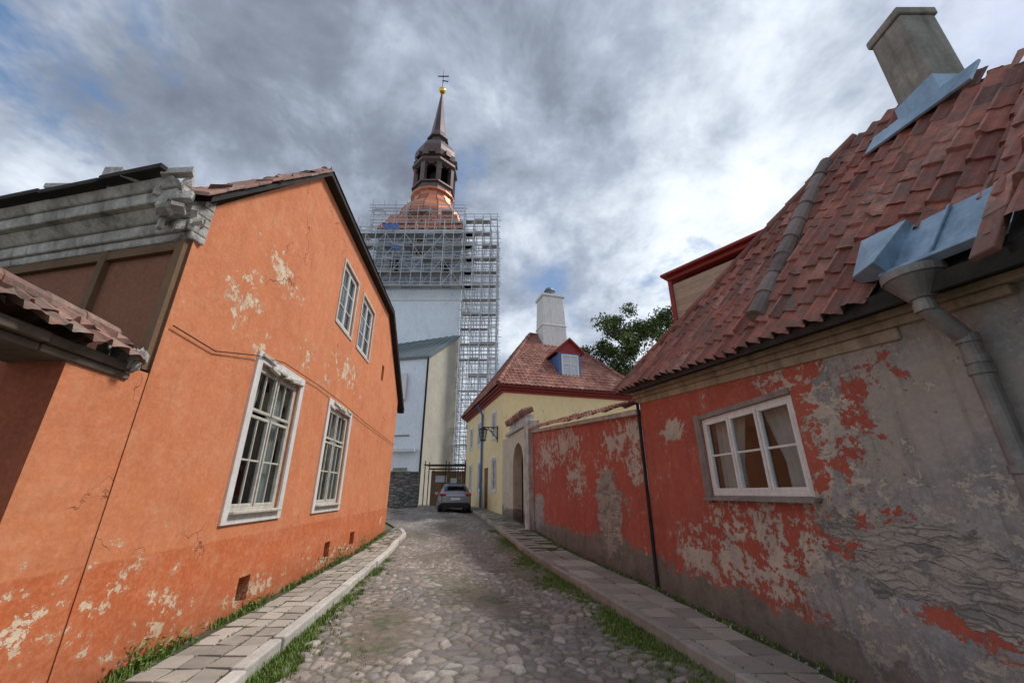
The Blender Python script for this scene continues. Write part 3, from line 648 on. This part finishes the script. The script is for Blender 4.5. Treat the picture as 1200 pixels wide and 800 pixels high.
def rplane(nm,a,b_,top):
    U=(b_-a).normalized(); t=sum(top,V((0,0,0)))/len(top); W=(t-a); W=(W-U*W.dot(U)).normalized()
    pl=[(0,0),((b_-a).length,0)]+[((p-a).dot(U),(p-a).dot(W)) for p in top]
    tiles(nm,yh,a,U,W,pl,M_tile,tw=.26,th=.36,nu=5,amp=.05,sag=.02)
rplane('roof_front',c00,c10,[r1,r0]); rplane('roof_left',c00,c01,[r0]); 
b=B();b.poly([c00,c10,r1,r0]);b.poly([c00,c01,r0]);b.poly([c01,c11,r1,r0]);b.poly([c10,c11,r1]); o=b.make('roof_deck',yh,M_tile); o.location.z-=.04
for k,(p,q_) in enumerate(((c00,r0),(c10,r1),(c01,r0),(r0,r1))): ridge('hip_%d'%k,yh,p+V((0,0,.08)),q_+V((0,0,.06)),M_tile,.13,.4)
dc=C0+e1*4.55+e2*.9
b=B(); b.box(dc+e2*1.3+V((0,0,8.7)),(1.5,2.6,2.3),e1,e2); b.make('dormer_body',yh,M_blue)
b=B(); b.box(dc-e2*.02+V((0,0,9.0)),(.95,.06,1.3),e1,e2); b.make('dormer_glass',yh,M_cloth)
b=B()
for x in(-.52,.52,0): b.box(dc+e1*x-e2*.05+V((0,0,9.0)),(.1 if x else .05,.1,1.4),e1,e2)
for z in(8.3,9.7,9.1): b.box(dc-e2*.048+V((0,0,z)),(1.1,.09,.1 if z!=9.1 else .05),e1,e2)
b.make('dormer_window_frame',yh,M_wh)
b=B(); t=dc+V((0,0,10.75)); l=dc-e1*1.0+V((0,0,9.85)); r_=dc+e1*1.0+V((0,0,9.85)); f_=-e2*.2; k_=e2*2.9
for p,q_ in((l,t),(r_,t)):
    b.hexa([p+f_,q_+f_,q_+k_,p+k_,p+f_+V((0,0,.14)),q_+f_+V((0,0,.14)),q_+k_+V((0,0,.14)),p+k_+V((0,0,.14))])
b.poly([l,r_,t]); b.make('dormer_roof',yh,M_rtrim)
b=B(); cc=V((2.95,28.2,0)); 
b.hexa([cc+e1*x*.98+e2*y*.8+V((0,0,11)) for x,y in((-1,-1),(1,-1),(1,1),(-1,1))]+[cc+e1*x*.82+e2*y*.7+V((0,0,15.6)) for x,y in((-1,-1),(1,-1),(1,1),(-1,1))])
b.box(cc+V((0,0,15.7)),(1.85,1.6,.2),e1,e2); b.box(cc+V((0,0,13.2)),(1.92,1.62,.1),e1,e2); b.make('chimney',yh,M_wh,bevel=.03)
b=B(); b.cyl(cc+V((0,0,15.8)),cc+V((0,0,16.35)),.4,.4,14); b.cyl(cc+V((0,0,16.35)),cc+V((0,0,16.6)),.45,.3,14);b.cyl(cc+V((0,0,16.6)),cc+V((0,0,16.72)),.3,.05,14); b.make('chimney_cowl',yh,M_slate)
b=B(); pts=[C0+e2*4.9-e1*.45+V((0,0,7.05)),C0+e2*4.9-e1*.1+V((0,0,6.4)),C0+e2*4.9-e1*.1+V((0,0,.6))]
for p,q_ in zip(pts,pts[1:]): b.cyl(p,q_,.07,n=10)
b.make('drainpipe',yh,M_blue)
# street lamp on bracket
sl=root('street_lamp',tuple(C0+e2*1.2+V((0,0,5)))); lp=C0+e2*1.2; b=B()
b.box(lp-e1*.02+V((0,0,4.7)),(.04,.12,.9),e1,e2); b.cyl(lp+V((0,0,5.05)),lp-e1*.85+V((0,0,5.05)),.03); b.cyl(lp+V((0,0,4.4)),lp-e1*.6+V((0,0,5.03)),.025)
for k in range(10):
    t0,t1=k*.6,(k+1)*.6; rr0,rr1=.16-.012*k,.16-.012*(k+1); cpt=lp-e1*.3+V((0,0,4.88))
    b.cyl(cpt+e1*math.cos(t0)*rr0+V((0,0,math.sin(t0)*rr0)),cpt+e1*math.cos(t1)*rr1+V((0,0,math.sin(t1)*rr1)),.013,n=5)
lh=lp-e1*.85+V((0,0,4.9)); b.cyl(lh+V((0,0,.15)),lh+V((0,0,.02)),.02); b.cyl(lh+V((0,0,-.0)),lh+V((0,0,.14)),.3,.06,6); b.cyl(lh+V((0,0,-.62)),lh+V((0,0,-.56)),.16,.16,6)
for k in range(6):
    t=math.pi*2*(k+.5)/6; x=V((math.cos(t),math.sin(t),0)); b.cyl(lh+x*.15+V((0,0,-.58)),lh+x*.26,.018,n=4)
b.make('bracket_and_cage',sl,M_blackm)
b=B(); b.cyl(lh+V((0,0,-.55)),lh+V((0,0,-.02)),.13,.235,6); b.make('lantern_glass',sl,M_glass)
# ------------------------------------------------------------ CHURCH TOWER
ct=root('church_tower',(-12.3,50,0)); TX0,TX1,TY0,TY1=-18.3,-6.4,45,56
def boxwalls(par,nm,x0,x1,y0,y1,z0,z1,mat,holes=[]):
    wall(nm+'_front',par,(x0,y0),(x1,y0),z0,z1,holes,mat,(0,1),.5); wall(nm+'_right',par,(x1,y0),(x1,y1),z0,z1,[],mat,(-1,0),u0=20)
    wall(nm+'_left',par,(x0,y0),(x0,y1),z0,z1,[],mat,(1,0),u0=40); wall(nm+'_back',par,(x0,y1),(x1,y1),z0,z1,[],mat,(0,-1),u0=60)
TT=34.2
boxwalls(ct,'shaft',TX0,TX1,TY0,TY1,0,26,M_white,[])
hs=[(2.0,3.2,28.0,30.4),(8.6,9.8,28.0,30.4)]
boxwalls(ct,'belfry_stage',TX0+.35,TX1-.35,TY0+.35,TY1-.35,26,TT,M_tstone,hs)
b=B()
cx,cy=(TX0+TX1)/2,(TY0+TY1)/2
for (a,b_,z0,z1) in hs: b.box((TX0+.35+(a+b_)/2,TY0+.8,(z0+z1)/2),(1.2,.1,z1-z0))
b.make('louvres',ct,M_dwood)
b=B(); b.box((cx,cy,26.0),(12.3,11.4,.35)); b.box((cx,cy,TT+.1),(12.0,11.1,.5)); b.box((cx,cy,24.0),(12.1,11.2,.2)); b.make('string_courses',ct,M_wh,bevel=.05)
b=B(); CZ=31.9; b.cyl((cx,TY0+.25,CZ),(cx,TY0+.45,CZ),1.25,1.25,32); b.make('clock_face',ct,M_dwood)
b=B(); 
for k in range(12):
    t=k*math.pi/6; b.box((cx+math.sin(t)*1.0,TY0+.22,CZ+math.cos(t)*1.0),(.08,.04,.22),(math.cos(t),0,-math.sin(t)),(0,1,0),(math.sin(t),0,math.cos(t)))
b.box((cx+.2,TY0+.2,CZ+.3),(.08,.04,.9),(1,0,-.5),(0,1,0),(.5,0,1)); b.box((cx-.3,TY0+.21,CZ-.1),(.1,.04,.6),(1,0,.3),(0,1,0),(1,0,.3)); b.make('clock_hands',ct,M_gold)
SC=V((cx+.1,50.5,0))
def lathe(nm,prof,mat,n=8,ph=.5):
    vs=[];fs=[];rd_=[]
    for z,r in prof:
        for k in range(n):
            t=2*math.pi*(k+ph)/n; vs.append(SC+V((math.cos(t)*r/math.cos(math.pi/n),math.sin(t)*r/math.cos(math.pi/n),z)))
    for i in range(len(prof)-1):
        for k in range(n): fs.append((i*n+k,i*n+(k+1)%n,(i+1)*n+(k+1)%n,(i+1)*n+k)); rd_.append(random.random())
    fs.append(tuple(range(len(vs)-n,len(vs)))); rd_.append(.5)
    return mkobj(nm,ct,vs,fs,mat,rnd=rd_)
lathe('copper_skirt',[(TT+.35,5.8),(TT+.6,5.8),(36.2,5.0),(37.6,4.6)],M_copper,4)
lathe('copper_bell_roof',[(36.0,5.1),(37.6,5.1),(38.8,5.0),(39.6,4.75),(40.4,4.35),(41.1,3.8),(41.8,3.35),(42.6,3.1),(43.3,3.0),(43.5,3.3),(43.8,3.3)],M_copper,16,0)
sb=B()
prof=[(36.0,5.1),(37.6,5.12),(38.8,5.02),(39.6,4.77),(40.4,4.37),(41.1,3.82),(41.8,3.37),(42.6,3.12)]
for k in range(16):
    t=2*math.pi*k/16; x=V((math.cos(t),math.sin(t),0))
    for (za,ra),(zb,rb_) in zip(prof,prof[1:]): sb.cyl(SC+x*ra*1.02+V((0,0,za)),SC+x*rb_*1.02+V((0,0,zb)),.06,n=4)
sb.make('copper_seams',ct,M_dcop)
lathe('lantern_base',[(43.8,2.9),(44.9,2.9),(44.95,3.15),(45.2,3.15)],M_dcop,8)
b=B()
for k in range(8):
    t=2*math.pi*(k+.5)/8; x=V((math.cos(t),math.sin(t),0)); y=V((-math.sin(t),math.cos(t),0))
    b.box(SC+x*2.95+V((0,0,47)),(.6,.75,3.8),x,y)
    t=2*math.pi*k/8; x=V((math.cos(t),math.sin(t),0)); y=V((-math.sin(t),math.cos(t),0)); 
    for j in range(7):
        a=math.pi*(j+.5)/7; b.box(SC+x*2.72+y*math.cos(a)*.85+V((0,0,47.9+math.sin(a)*.85)),(.4,.34,.42),x,y*math.sin(a)-V((0,0,1))*math.cos(a)*-1,y*math.cos(a)+V((0,0,1))*math.sin(a))
b.make('lantern_arches',ct,M_dcop)
lathe('lantern_core',[(45,.7),(49,.7)],M_dwood,8)
lathe('lantern_dome',[(48.7,2.9),(49.0,3.35),(49.4,3.35),(49.5,2.9),(50.2,2.75),(50.3,3.0),(51.2,3.15),(52.2,3.1),(53.2,2.7),(54.0,2.1),(54.6,1.5),(54.8,1.3),(55.6,1.3),(55.7,1.65),(55.95,1.65),(56.1,1.45)],M_dcop,8)
lathe('spire',[(56.1,1.45),(57.2,1.15),(61,.72),(67,.12),(67.1,.12)],M_dcop,8)
b=B(); 
for k in range(8):
    t=2*math.pi*k/8; x=V((math.cos(t),math.sin(t),0)); y=V((-math.sin(t),math.cos(t),0)); b.box(SC+x*3.22+V((0,0,50.75)),(.5,.9,.9),x,y)
b.make('dome_lucarnes',ct,M_dcop)
import bmesh
def sphere(par,nm,c_,r,mat,seg=20):
    bm=bmesh.new(); bmesh.ops.create_uvsphere(bm,u_segments=seg,v_segments=seg//2,radius=r); me=bpy.data.meshes.new(nm); bm.to_mesh(me); bm.free()
    me.materials.append(mat); me.polygons.foreach_set('use_smooth',[True]*len(me.polygons)); o=bpy.data.objects.new(nm,me); sc.collection.objects.link(o); o.parent=par; o.location=V(c_)-par.location
sphere(ct,'gilded_orb',SC+V((0,0,67.6)),.62,M_gold)
b=B(); b.cyl(SC+V((0,0,68)),SC+V((0,0,72.8)),.09,.06,6); b.box(SC+V((0,0,71.2)),(1.9,.12,.16),(1,0,0)); b.box(SC+V((.4,0,70.0)),(1.1,.08,.2),(1,0,-.3)); b.make('cross',ct,M_blackm)
# scaffolding
sf=root('scaffolding',(-12,43,0)); b=B(); pb=B()
def scaf(xs,ys,z0,z1,dz,plankrate=.6,diag=.4):
    nz=int((z1-z0)/dz)
    for x in xs:
        for y in ys: b.cyl((x,y,z0),(x,y,z1+.6+random.uniform(0,1.2)),.06,n=4,cap=False)
    for k in range(nz+1):
        z=z0+k*dz
        for y in ys:
            for dz_,r_ in((0,.05),(1,.04),(.5,.03)):
                x0=xs[0]-random.uniform(0,.5); x1=xs[-1]+random.uniform(0,.5)
                b.cyl((x0,y,z+dz_),(x1,y,z+dz_),r_,n=4,cap=False)
        for x in xs: b.cyl((x,ys[0],z),(x,ys[-1],z),.045,n=4,cap=False)
        for i in range(len(xs)-1):
            if random.random()<plankrate: pb.box(((xs[i]+xs[i+1])/2,ys[0]+.5,z+.08),(xs[i+1]-xs[i],.8,.07)); 
            if random.random()<plankrate*.6: pb.box(((xs[i]+xs[i+1])/2,ys[0]+.03,z+.18),(xs[i+1]-xs[i],.04,.16))
            if random.random()<diag and k<nz:
                a,c_=(xs[i],xs[i+1]) if (i+k)%2 else (xs[i+1],xs[i]); b.cyl((a,ys[0],z),(c_,ys[0],z+dz),.035,n=4,cap=False)
fx=list(np.linspace(-20,-5,13)); scaf(fx,[43.4,44.4],25.2,33.4,1.9,.8,.5)
scaf([-6.0,-4.9,-3.8,-2.8,-1.9],[43.3,44.6,47,51],.5,34.8,1.9,.85,.7)
scaf([-20.4,-19.0],[45,47.5,51,55],22,34,1.9,.9)
scaf(list(np.linspace(-19,-6.5,9)),[44.8,45.6],33.6,37.6,1.9,.5,.5)
b.make('tubes',sf,M_scaf); pb.make('planks',sf,M_plank)
b=B(); b.box((-15.6,43.25,33.7),(2.0,.04,.8)); b.box((-14.8,43.2,30.6),(.9,.04,.6)); b.make('blue_tarpaulins',sf,M_blue)
# annex
an=root('church_annex',(-8,40,0)); k0=V((-8.35,38,0)); ar_=V((-6.3,44.8,0)); al=V((-12.6,39.05,0)); al2=V((-17,40.1,0))
wall('side_wall',an,k0,ar_,-.3,[(0,14.2),((ar_-k0).length,19.0)],[],M_beige,(-1,0))
wall('front_wall',an,k0,al2,-.3,14.2,[(3.0,4.0,8,10)],M_white,(0,1),.4,u0=30)
b=B(); up=al2+(ar_-k0)
b.hexa([k0+V((.2,-.3,14.1)),al2+V((0,-.3,14.1)),up+V((0,0,19.05)),ar_+V((.2,0,19.05)),k0+V((.2,-.3,14.3)),al2+V((0,-.3,14.3)),up+V((0,0,19.25)),ar_+V((.2,0,19.25))])
dv=(al2-k0)/12
for i in range(1,12): b.hexa([k0+dv*i+V((0,-.3,14.3)),k0+dv*i+V((-.06,-.3,14.3)),ar_+dv*i+V((-.06,0,19.25)),ar_+dv*i+V((0,0,19.25)),k0+dv*i+V((0,-.3,14.36)),k0+dv*i+V((-.06,-.3,14.36)),ar_+dv*i+V((-.06,0,19.31)),ar_+dv*i+V((0,0,19.31))])
b.make('seamed_roof',an,M_slate)
b=B(); b.box((-11.2,38.4,11.3),(1.8,.3,2.6),(1,-.25,0),(0,1,0)); b.box((-10.1,38.0,5.2),(2.6,.5,.25),(1,-.25,0)); b.make('buttress_panels',an,M_wh)
b=B(); b.box(k0+V((.03,-.03,7)),(.16,.16,14.2)); b.make('corner_downpipe',an,M_dwood)
b=B(); b.box(k0+(al-k0)*.55+V((0,-.02,6.6)),(2.2,.1,.12),al-k0,(0,1,0)); b.box(k0+(al-k0)*.45+V((0,-.02,2.1)),(1.4,.1,3.2),al-k0,(0,1,0)); b.make('portal',an,M_conc)
# stone retaining wall
sw=root('stone_wall',(-8,28,0)); b=B(); p,q_=V((-11.5,27.4,0)),V((-6.5,29.6,0)); dd=(q_-p).normalized(); nn=V((dd.y,-dd.x,0))
b.box((p+q_)/2+V((0,0,1.3)),((q_-p).length,.5,3.1),dd,nn); b.make('masonry',sw,M_rubble,bevel=.05)
b=B()
for i in range(9): b.box(p+dd*(.3+i*.6)+V((0,0,2.9+random.uniform(0,.05))),(.58,.62,.1),dd,nn)
b.make('capping_stones',sw,M_conc,bevel=.02)
# site shed / hoarding with notice
sh=root('site_shed',(-5,34,0)); b=B()
for i in range(14): b.box((-6.3+i*.2,33.5,1.9),(.19,.05,2.6+random.uniform(-.05,.05)))
b.box((-5,33.7,3.35),(3.1,1.0,.08)); b.box((-6.3,34.4,1.9),(.06,1.8,2.7)); b.make('plank_hoarding',sh,M_brwood)
b=B(); b.box((-5.6,33.44,2.6),(.9,.03,.5)); b.box((-4.6,33.44,2.3),(.5,.03,.7)); b.make('notice_panels',sh,M_cloth)
b=B(); b.box((-5.1,33.2,3.6),(3.4,2.0,.05)); 
for x in(-6.7,-5.1,-3.6):
    for y in(32.4,34): b.cyl((x,y,.5),(x,y,3.9),.04,n=5)
b.make('shelter_frame',sh,M_blackm)
# ------------------------------------------------------------ CAR
car=root('parked_car',(-3.15,24.0,g(24)))
st=[
(0.0,.70,.42,.86,.90,.58),(.04,.84,.36,.98,1.02,.64),(.14,.90,.30,1.06,1.12,.66),(.46,.91,.28,1.06,1.54,.60),(.75,.92,.28,1.05,1.61,.62),(1.7,.92,.28,1.02,1.63,.64),
(2.4,.92,.28,1.0,1.56,.62),(3.15,.91,.28,.98,1.06,.66),(3.8,.89,.28,.9,.98,.6),(4.2,.82,.32,.78,.84,.5),(4.33,.66,.4,.66,.7,.4)]
vs=[];fs=[];mi=[]
for (x,w,zl,zb,zr,wr) in st:
    half=[(w*.9,zl),(w,zl+.12),(w*1.0,(zl+zb)/2+.05),(w*.965,zb),(wr,zr-.05),(wr*.6,zr)]
    ring=half+[(-a,b_) for a,b_ in half[::-1]]
    vs+=[V((a,x,z)) for a,z in ring]
n=12
for i in range(len(st)-1):
    for k in range(n):
        fs.append((i*n+k,i*n+(k+1)%n,(i+1)*n+(k+1)%n,(i+1)*n+k))
        m_=0
        if k in(3,7) and 3<=i<=6: m_=1
        if k in(4,5,6) and i in(2,6): m_=1
        if k in(0,10,11): m_=2
        mi.append(m_)
fs.append(tuple(range(n))[::-1]);mi.append(0);fs.append(tuple(range((len(st)-1)*n,len(st)*n)));mi.append(0)
M_car=simple('silver_paint',(.27,.285,.31),(.25,.26,.285),2,.3,.6,bs=0,spec=.5)
M_cglass=simple('car_glass',(.012,.014,.016),(.01,.01,.01),2,.06,bs=0,spec=.8); M_blk=simple('black_plastic',(.02,.02,.02),(.015,.015,.015),5,.6); M_redl=simple('tail_light',(.45,.01,.01),(.35,.01,.01),5,.2,spec=.6)
M_plate=simple('number_plate',(.75,.75,.75),(.7,.7,.7),9,.4); M_tyre=M_blk; M_rim=simple('alloy',(.4,.4,.42),(.3,.3,.3),5,.3,.8)
ang=math.atan(.2); 
def cplace(o): 
    o.rotation_euler=(0,0,ang); o.location=(0,0,0); return o
cplace(mkobj('body',car,vs,fs,[M_car,M_cglass,M_blk],smooth=True,midx=mi,sub=2))
b=B()
for sx in(-1,1):
    for y in(.82,3.42): b.cyl((sx*.70,y,.34),(sx*.92,y,.34),.34,.34,24)
cplace(b.make('tyres',car,M_tyre,bevel=.03)); b=B()
for sx in(-1,1):
    for y in(.82,3.42): b.cyl((sx*.9,y,.34),(sx*.935,y,.34),.22,.2,16)
    b.box((sx*1.0,2.9,1.05),(.2,.12,.14))
cplace(b.make('rims_mirrors',car,M_rim,bevel=.01)); b=B()
for sx in(-1,1): b.box((sx*.71,.05,.97),(.36,.14,.13),(1,.25*sx,0)); 
cplace(b.make('tail_lights',car,M_redl,bevel=.03)); b=B()
b.box((0,-.0,.42),(1.5,.12,.28)); b.box((0,.26,1.57),(1.0,.25,.03),(1,0,0),(0,1,.1)); b.box((0,.02,.87),(1.0,.04,.03)); 
for sx in(-1,1): b.cyl((sx*.56,.8,1.63),(sx*.56,2.3,1.66),.02); 
cplace(b.make('bumper_trim',car,M_blk,bevel=.02)); b=B(); b.box((0,-.02,.76),(.52,.03,.12)); cplace(b.make('number_plate',car,M_plate))
b=B(); b.box((0,.2,1.2),(.5,.02,.02),(1,0,.2)); b.box((.55,-.03,.52),(.16,.04,.05)); cplace(b.make('wiper_reflectors',car,M_redl))
# ------------------------------------------------------------ TREE
def tree(name,base,hgt,cz,rx,rz,nl,seed):
    rs=np.random.RandomState(seed); random.seed(seed); rt=root(name,base); b=B(); bx=V(base)
    top=bx+V((0,0,hgt*.55)); b.cyl(bx,top,.28,.18,10)
    for i in range(11):
        a=i*2.4;el=random.uniform(.3,1.2);L=random.uniform(.6,1.0)*rx
        p=bx+V((0,0,hgt*random.uniform(.38,.58))); m1=p+V((math.cos(a)*L*.5,math.sin(a)*L*.5,L*.5*math.tan(el)*.6)); q_=p+V((math.cos(a)*L,math.sin(a)*L,L*math.tan(el)*.7))
        b.cyl(p,m1,.1,.06,6);b.cyl(m1,q_,.06,.02,5)
    b.make('trunk_and_limbs',rt,M_bark)
    cl=[]; NCL=85
    for i in range(NCL):
        v=rs.randn(3); v/=np.linalg.norm(v); rr=rs.uniform(.3,1.0)**.6
        cl.append((np.array([bx.x,bx.y,bx.z+cz])+v*rr*np.array([rx,rx,rz]),rs.uniform(.45,1.0),rs.rand()))
    vs=[];fs=[];rd_=[]
    for c_,r,br in cl:
        k=nl//NCL
        v=rs.randn(k,3); v/=np.linalg.norm(v,axis=1)[:,None]; P=c_+v*(rs.rand(k,1)**.5)*r*np.array([1.1,1.1,.8])
        A=rs.randn(k,3);A/=np.linalg.norm(A,axis=1)[:,None];Bv=np.cross(A,rs.randn(k,3));Bv/=np.linalg.norm(Bv,axis=1)[:,None]
        s_=rs.uniform(.06,.12,(k,1))
        for p,a_,c2,q_ in zip(P,A*s_,Bv*s_*.6,rs.rand(k)):
            i=len(vs); vs+=[tuple(p-a_),tuple(p+c2),tuple(p+a_),tuple(p-c2)]; fs.append((i,i+1,i+2,i+3)); rd_.append(min(1,max(0,br*.7+q_*.3+(p[2]-c_[2])*.3)))
    mkobj('foliage',rt,vs,fs,M_leaf,rnd=rd_)
tree('tree',(9.8,28.5,.6),12,10.6,4.7,3.7,27000,3)
# ------------------------------------------------------------ GRASS
random.seed(5)
vs=[];fs=[];rd_=[]
def tuft(x,y,z,n,h,sp):
    for _ in range(n):
        a=random.random()*6.28; r=random.random()*sp; px,py=x+math.cos(a)*r,y+math.sin(a)*r; hh=h*random.uniform(.4,1.1); w_=random.uniform(.003,.006)
        b_=random.random()*6.28; lx,ly=math.cos(b_)*hh*random.uniform(.1,.7),math.sin(b_)*hh*random.uniform(.1,.7); wx,wy=-math.sin(b_)*w_,math.cos(b_)*w_
        i=len(vs); vs.extend([(px-wx,py-wy,z),(px+wx,py+wy,z),(px+wx+lx*.4,py+wy+ly*.4,z+hh*.6),(px-wx+lx*.4,py-wy+ly*.4,z+hh*.6),(px+lx,py+ly,z+hh)])
        fs.extend([(i,i+1,i+2,i+3),(i+3,i+2,i+4)]); q_=random.random(); rd_.extend([q_,q_])
for i in range(2900):
    y=3.6+13.5*random.random()**1.3; d_=abs(random.gauss(0,.28)); n_=.5+.5*math.sin(y*2.3+d_*4)
    if random.random()<.4+.6*n_: tuft(kR(y)-.03-d_,y,g(y)+.008,10,.05,.06)
for i in range(420):
    y=random.choice([4.4,4.7,5.0,5.3,5.6,6.3,7.3,8.4,9.6,11])+random.gauss(0,.3); tuft(kL(y)+.04+abs(random.gauss(0,.13)),y,g(y)+.005,16,.075,.06)
for i in range(520):
    y=3.4+12.2*random.random(); n_=.5+.5*math.sin(y*3.1+1)
    if random.random()<.25+.7*n_: tuft(wL(y)+abs(random.gauss(.05,.05)),y,g(y)+.115,12,.09,.05)
for i in range(220):
    y=3.8+12*random.random(); tuft(wR(y)-abs(random.gauss(.05,.04)),y,g(y)+.115,9,.05,.04)
for i in range(900):
    y=4+9*random.random()**1.5; tuft(random.uniform(kL(y)+.2,kR(y)-.1),y,.025,4,.025,.04)
for i in range(220):
    y=3.8+8*random.random(); t=random.choice([0,1/3,2/3]); x0=kL(y)-.15; x1=wL(y)+.14; tuft(x0+(x1-x0)*t,y,.12,3,.02,.02)
for i in range(200):
    y=3.8+9*random.random(); t=random.choice([0,.5]); x0=kR(y)+.15; x1=wR(y)-.14; tuft(x0+(x1-x0)*t,y,.12,3,.02,.02)
mkobj('grass',None,vs,fs,M_grass,rnd=rd_)
vs=[];fs=[];rd_=[]
for (y,n_,hh) in((4.35,120,.22),(4.7,80,.16),(6.3,60,.14),(9.4,90,.25),(10.4,110,.3),(12.5,90,.3)):
    for _ in range(n_):
        p=V((wL(y)+abs(random.gauss(.06,.06)),y+random.gauss(0,.16),g(y)+.12+random.random()*hh)); a=V((random.gauss(0,1),random.gauss(0,1),random.gauss(0,.5))).normalized()*random.uniform(.015,.035); c2=a.cross(V((random.gauss(0,1),random.gauss(0,1),1))).normalized()*a.length*.45
        i=len(vs); vs+=[p-a,p+c2,p+a,p-c2]; fs.append((i,i+1,i+2,i+3)); rd_.append(random.random())
mkobj('weeds',None,vs,fs,M_grass,rnd=rd_)
b=B()
for i in range(420):
    y=3.6+10*random.random()**1.4; side=random.random()
    if side<.4: x=wR(y)-abs(random.gauss(.05,.1));z=g(y)+.13
    elif side<.6: x=wL(y)+abs(random.gauss(.05,.08));z=g(y)+.13
    else: x=random.uniform(kL(y),kR(y));z=g(y)+.04
    s_=random.uniform(.006,.022); b.box((x,y,z),(s_*1.5,s_,s_*.7),(random.random(),random.random(),.2),(random.random(),-random.random(),.1))
b.make('plaster_rubble',None,M_kerbR)
# ------------------------------------------------------------ WORLD / SKY
w=bpy.data.worlds.new('World'); sc.world=w; w.use_nodes=True; nt=w.node_tree
class Wn(Mt):
    def __init__(s): s.nt=nt
m=Wn(); bg=nt.nodes['Background']
sund=V((.68,.2,.9)).normalized(); elv=math.asin(sund.z); az=math.atan2(sund.x,sund.y)
sky=m.n('ShaderNodeTexSky',sky_type='NISHITA',sun_disc=False,sun_elevation=elv,sun_rotation=az)
gen=m.n('ShaderNodeTexCoord').outputs['Generated']; sp=m.n('ShaderNodeSeparateXYZ',{0:gen})
zz=m.math('ADD',m.math('MAXIMUM',sp.outputs[2],0.0),.42)
pv=m.n('ShaderNodeCombineXYZ',{0:m.math('DIVIDE',sp.outputs[0],zz),1:m.math('DIVIDE',sp.outputs[1],zz),2:.7}).outputs[0]
n1=m.noise(pv,1.35,6,.6,.3); n2=m.noise(m.n('ShaderNodeVectorMath',{0:pv,1:(.13,.1,3.0)},operation='ADD').outputs[0],4.5,6,.62,.2)
dirf=lambda v,a,b_: m.mr(m.n('ShaderNodeVectorMath',{0:gen,1:V(v).normalized()},operation='DOT_PRODUCT').outputs['Value'],a,1.0,0,b_)
gb=dirf((.62,.66,.62),.86,.2); hb=m.math('ADD',m.mr(sp.outputs[2],.05,.4,.13,0),dirf((-.85,.5,.3),.8,.12))
dk=dirf((-.1,.75,.8),.75,.1)
tval=m.math('ADD',m.math('ADD',m.math('MULTIPLY',n1,1.0),m.math('MULTIPLY',n2,.75)),m.math('ADD',m.math('SUBTRACT',gb,dk),hb))
tval=m.math('SUBTRACT',tval,.215)
cr=m.n('ShaderNodeValToRGB',{0:tval}); e=cr.color_ramp.elements
e[0].position=.3;e[0].color=(1.2,1.4,1.9,1); e[1].position=1.0;e[1].color=(9.0,9.4,9.8,1)
for q_,c_ in((.5,(2.1,2.45,3.1,1)),(.64,(3.5,4.0,4.9,1)),(.8,(6.2,6.8,7.6,1))): x=e.new(q_);x.color=c_
cv_=m.math('SUBTRACT',m.noise(m.n('ShaderNodeVectorMath',{0:pv,1:(4.0,1.7,1.0)},operation='ADD').outputs[0],2.2,6,.62,.3),dirf((.85,.45,.55),.9,.14))
cov=m.mr(cv_,.31,.41)
colr=m.mix(cov,m.mix(.35,sky.outputs[0],(1.6,2.9,5.2,1)),cr.outputs[0])
m.set(bg.inputs[0],colr); bg.inputs[1].default_value=.13
su=bpy.data.lights.new('sun','SUN'); su.energy=3.0; su.angle=math.radians(10); su.color=(1,.96,.9)
so=bpy.data.objects.new('sun',su); sc.collection.objects.link(so); so.rotation_euler=(-sund).to_track_quat('-Z','Y').to_euler(); so.location=(20,10,30)
# ------------------------------------------------------------ CAMERA
cam=bpy.data.cameras.new('camera'); cam.sensor_width=36; cam.lens=14.1; cam.clip_start=.05; cam.clip_end=3000
co=bpy.data.objects.new('camera',cam); sc.collection.objects.link(co); co.location=(0,0,1.6); co.rotation_euler=(math.radians(90+20.6),0,0); sc.camera=co
sc.view_settings.view_transform='Standard'; sc.view_settings.look='None'; sc.view_settings.exposure=0
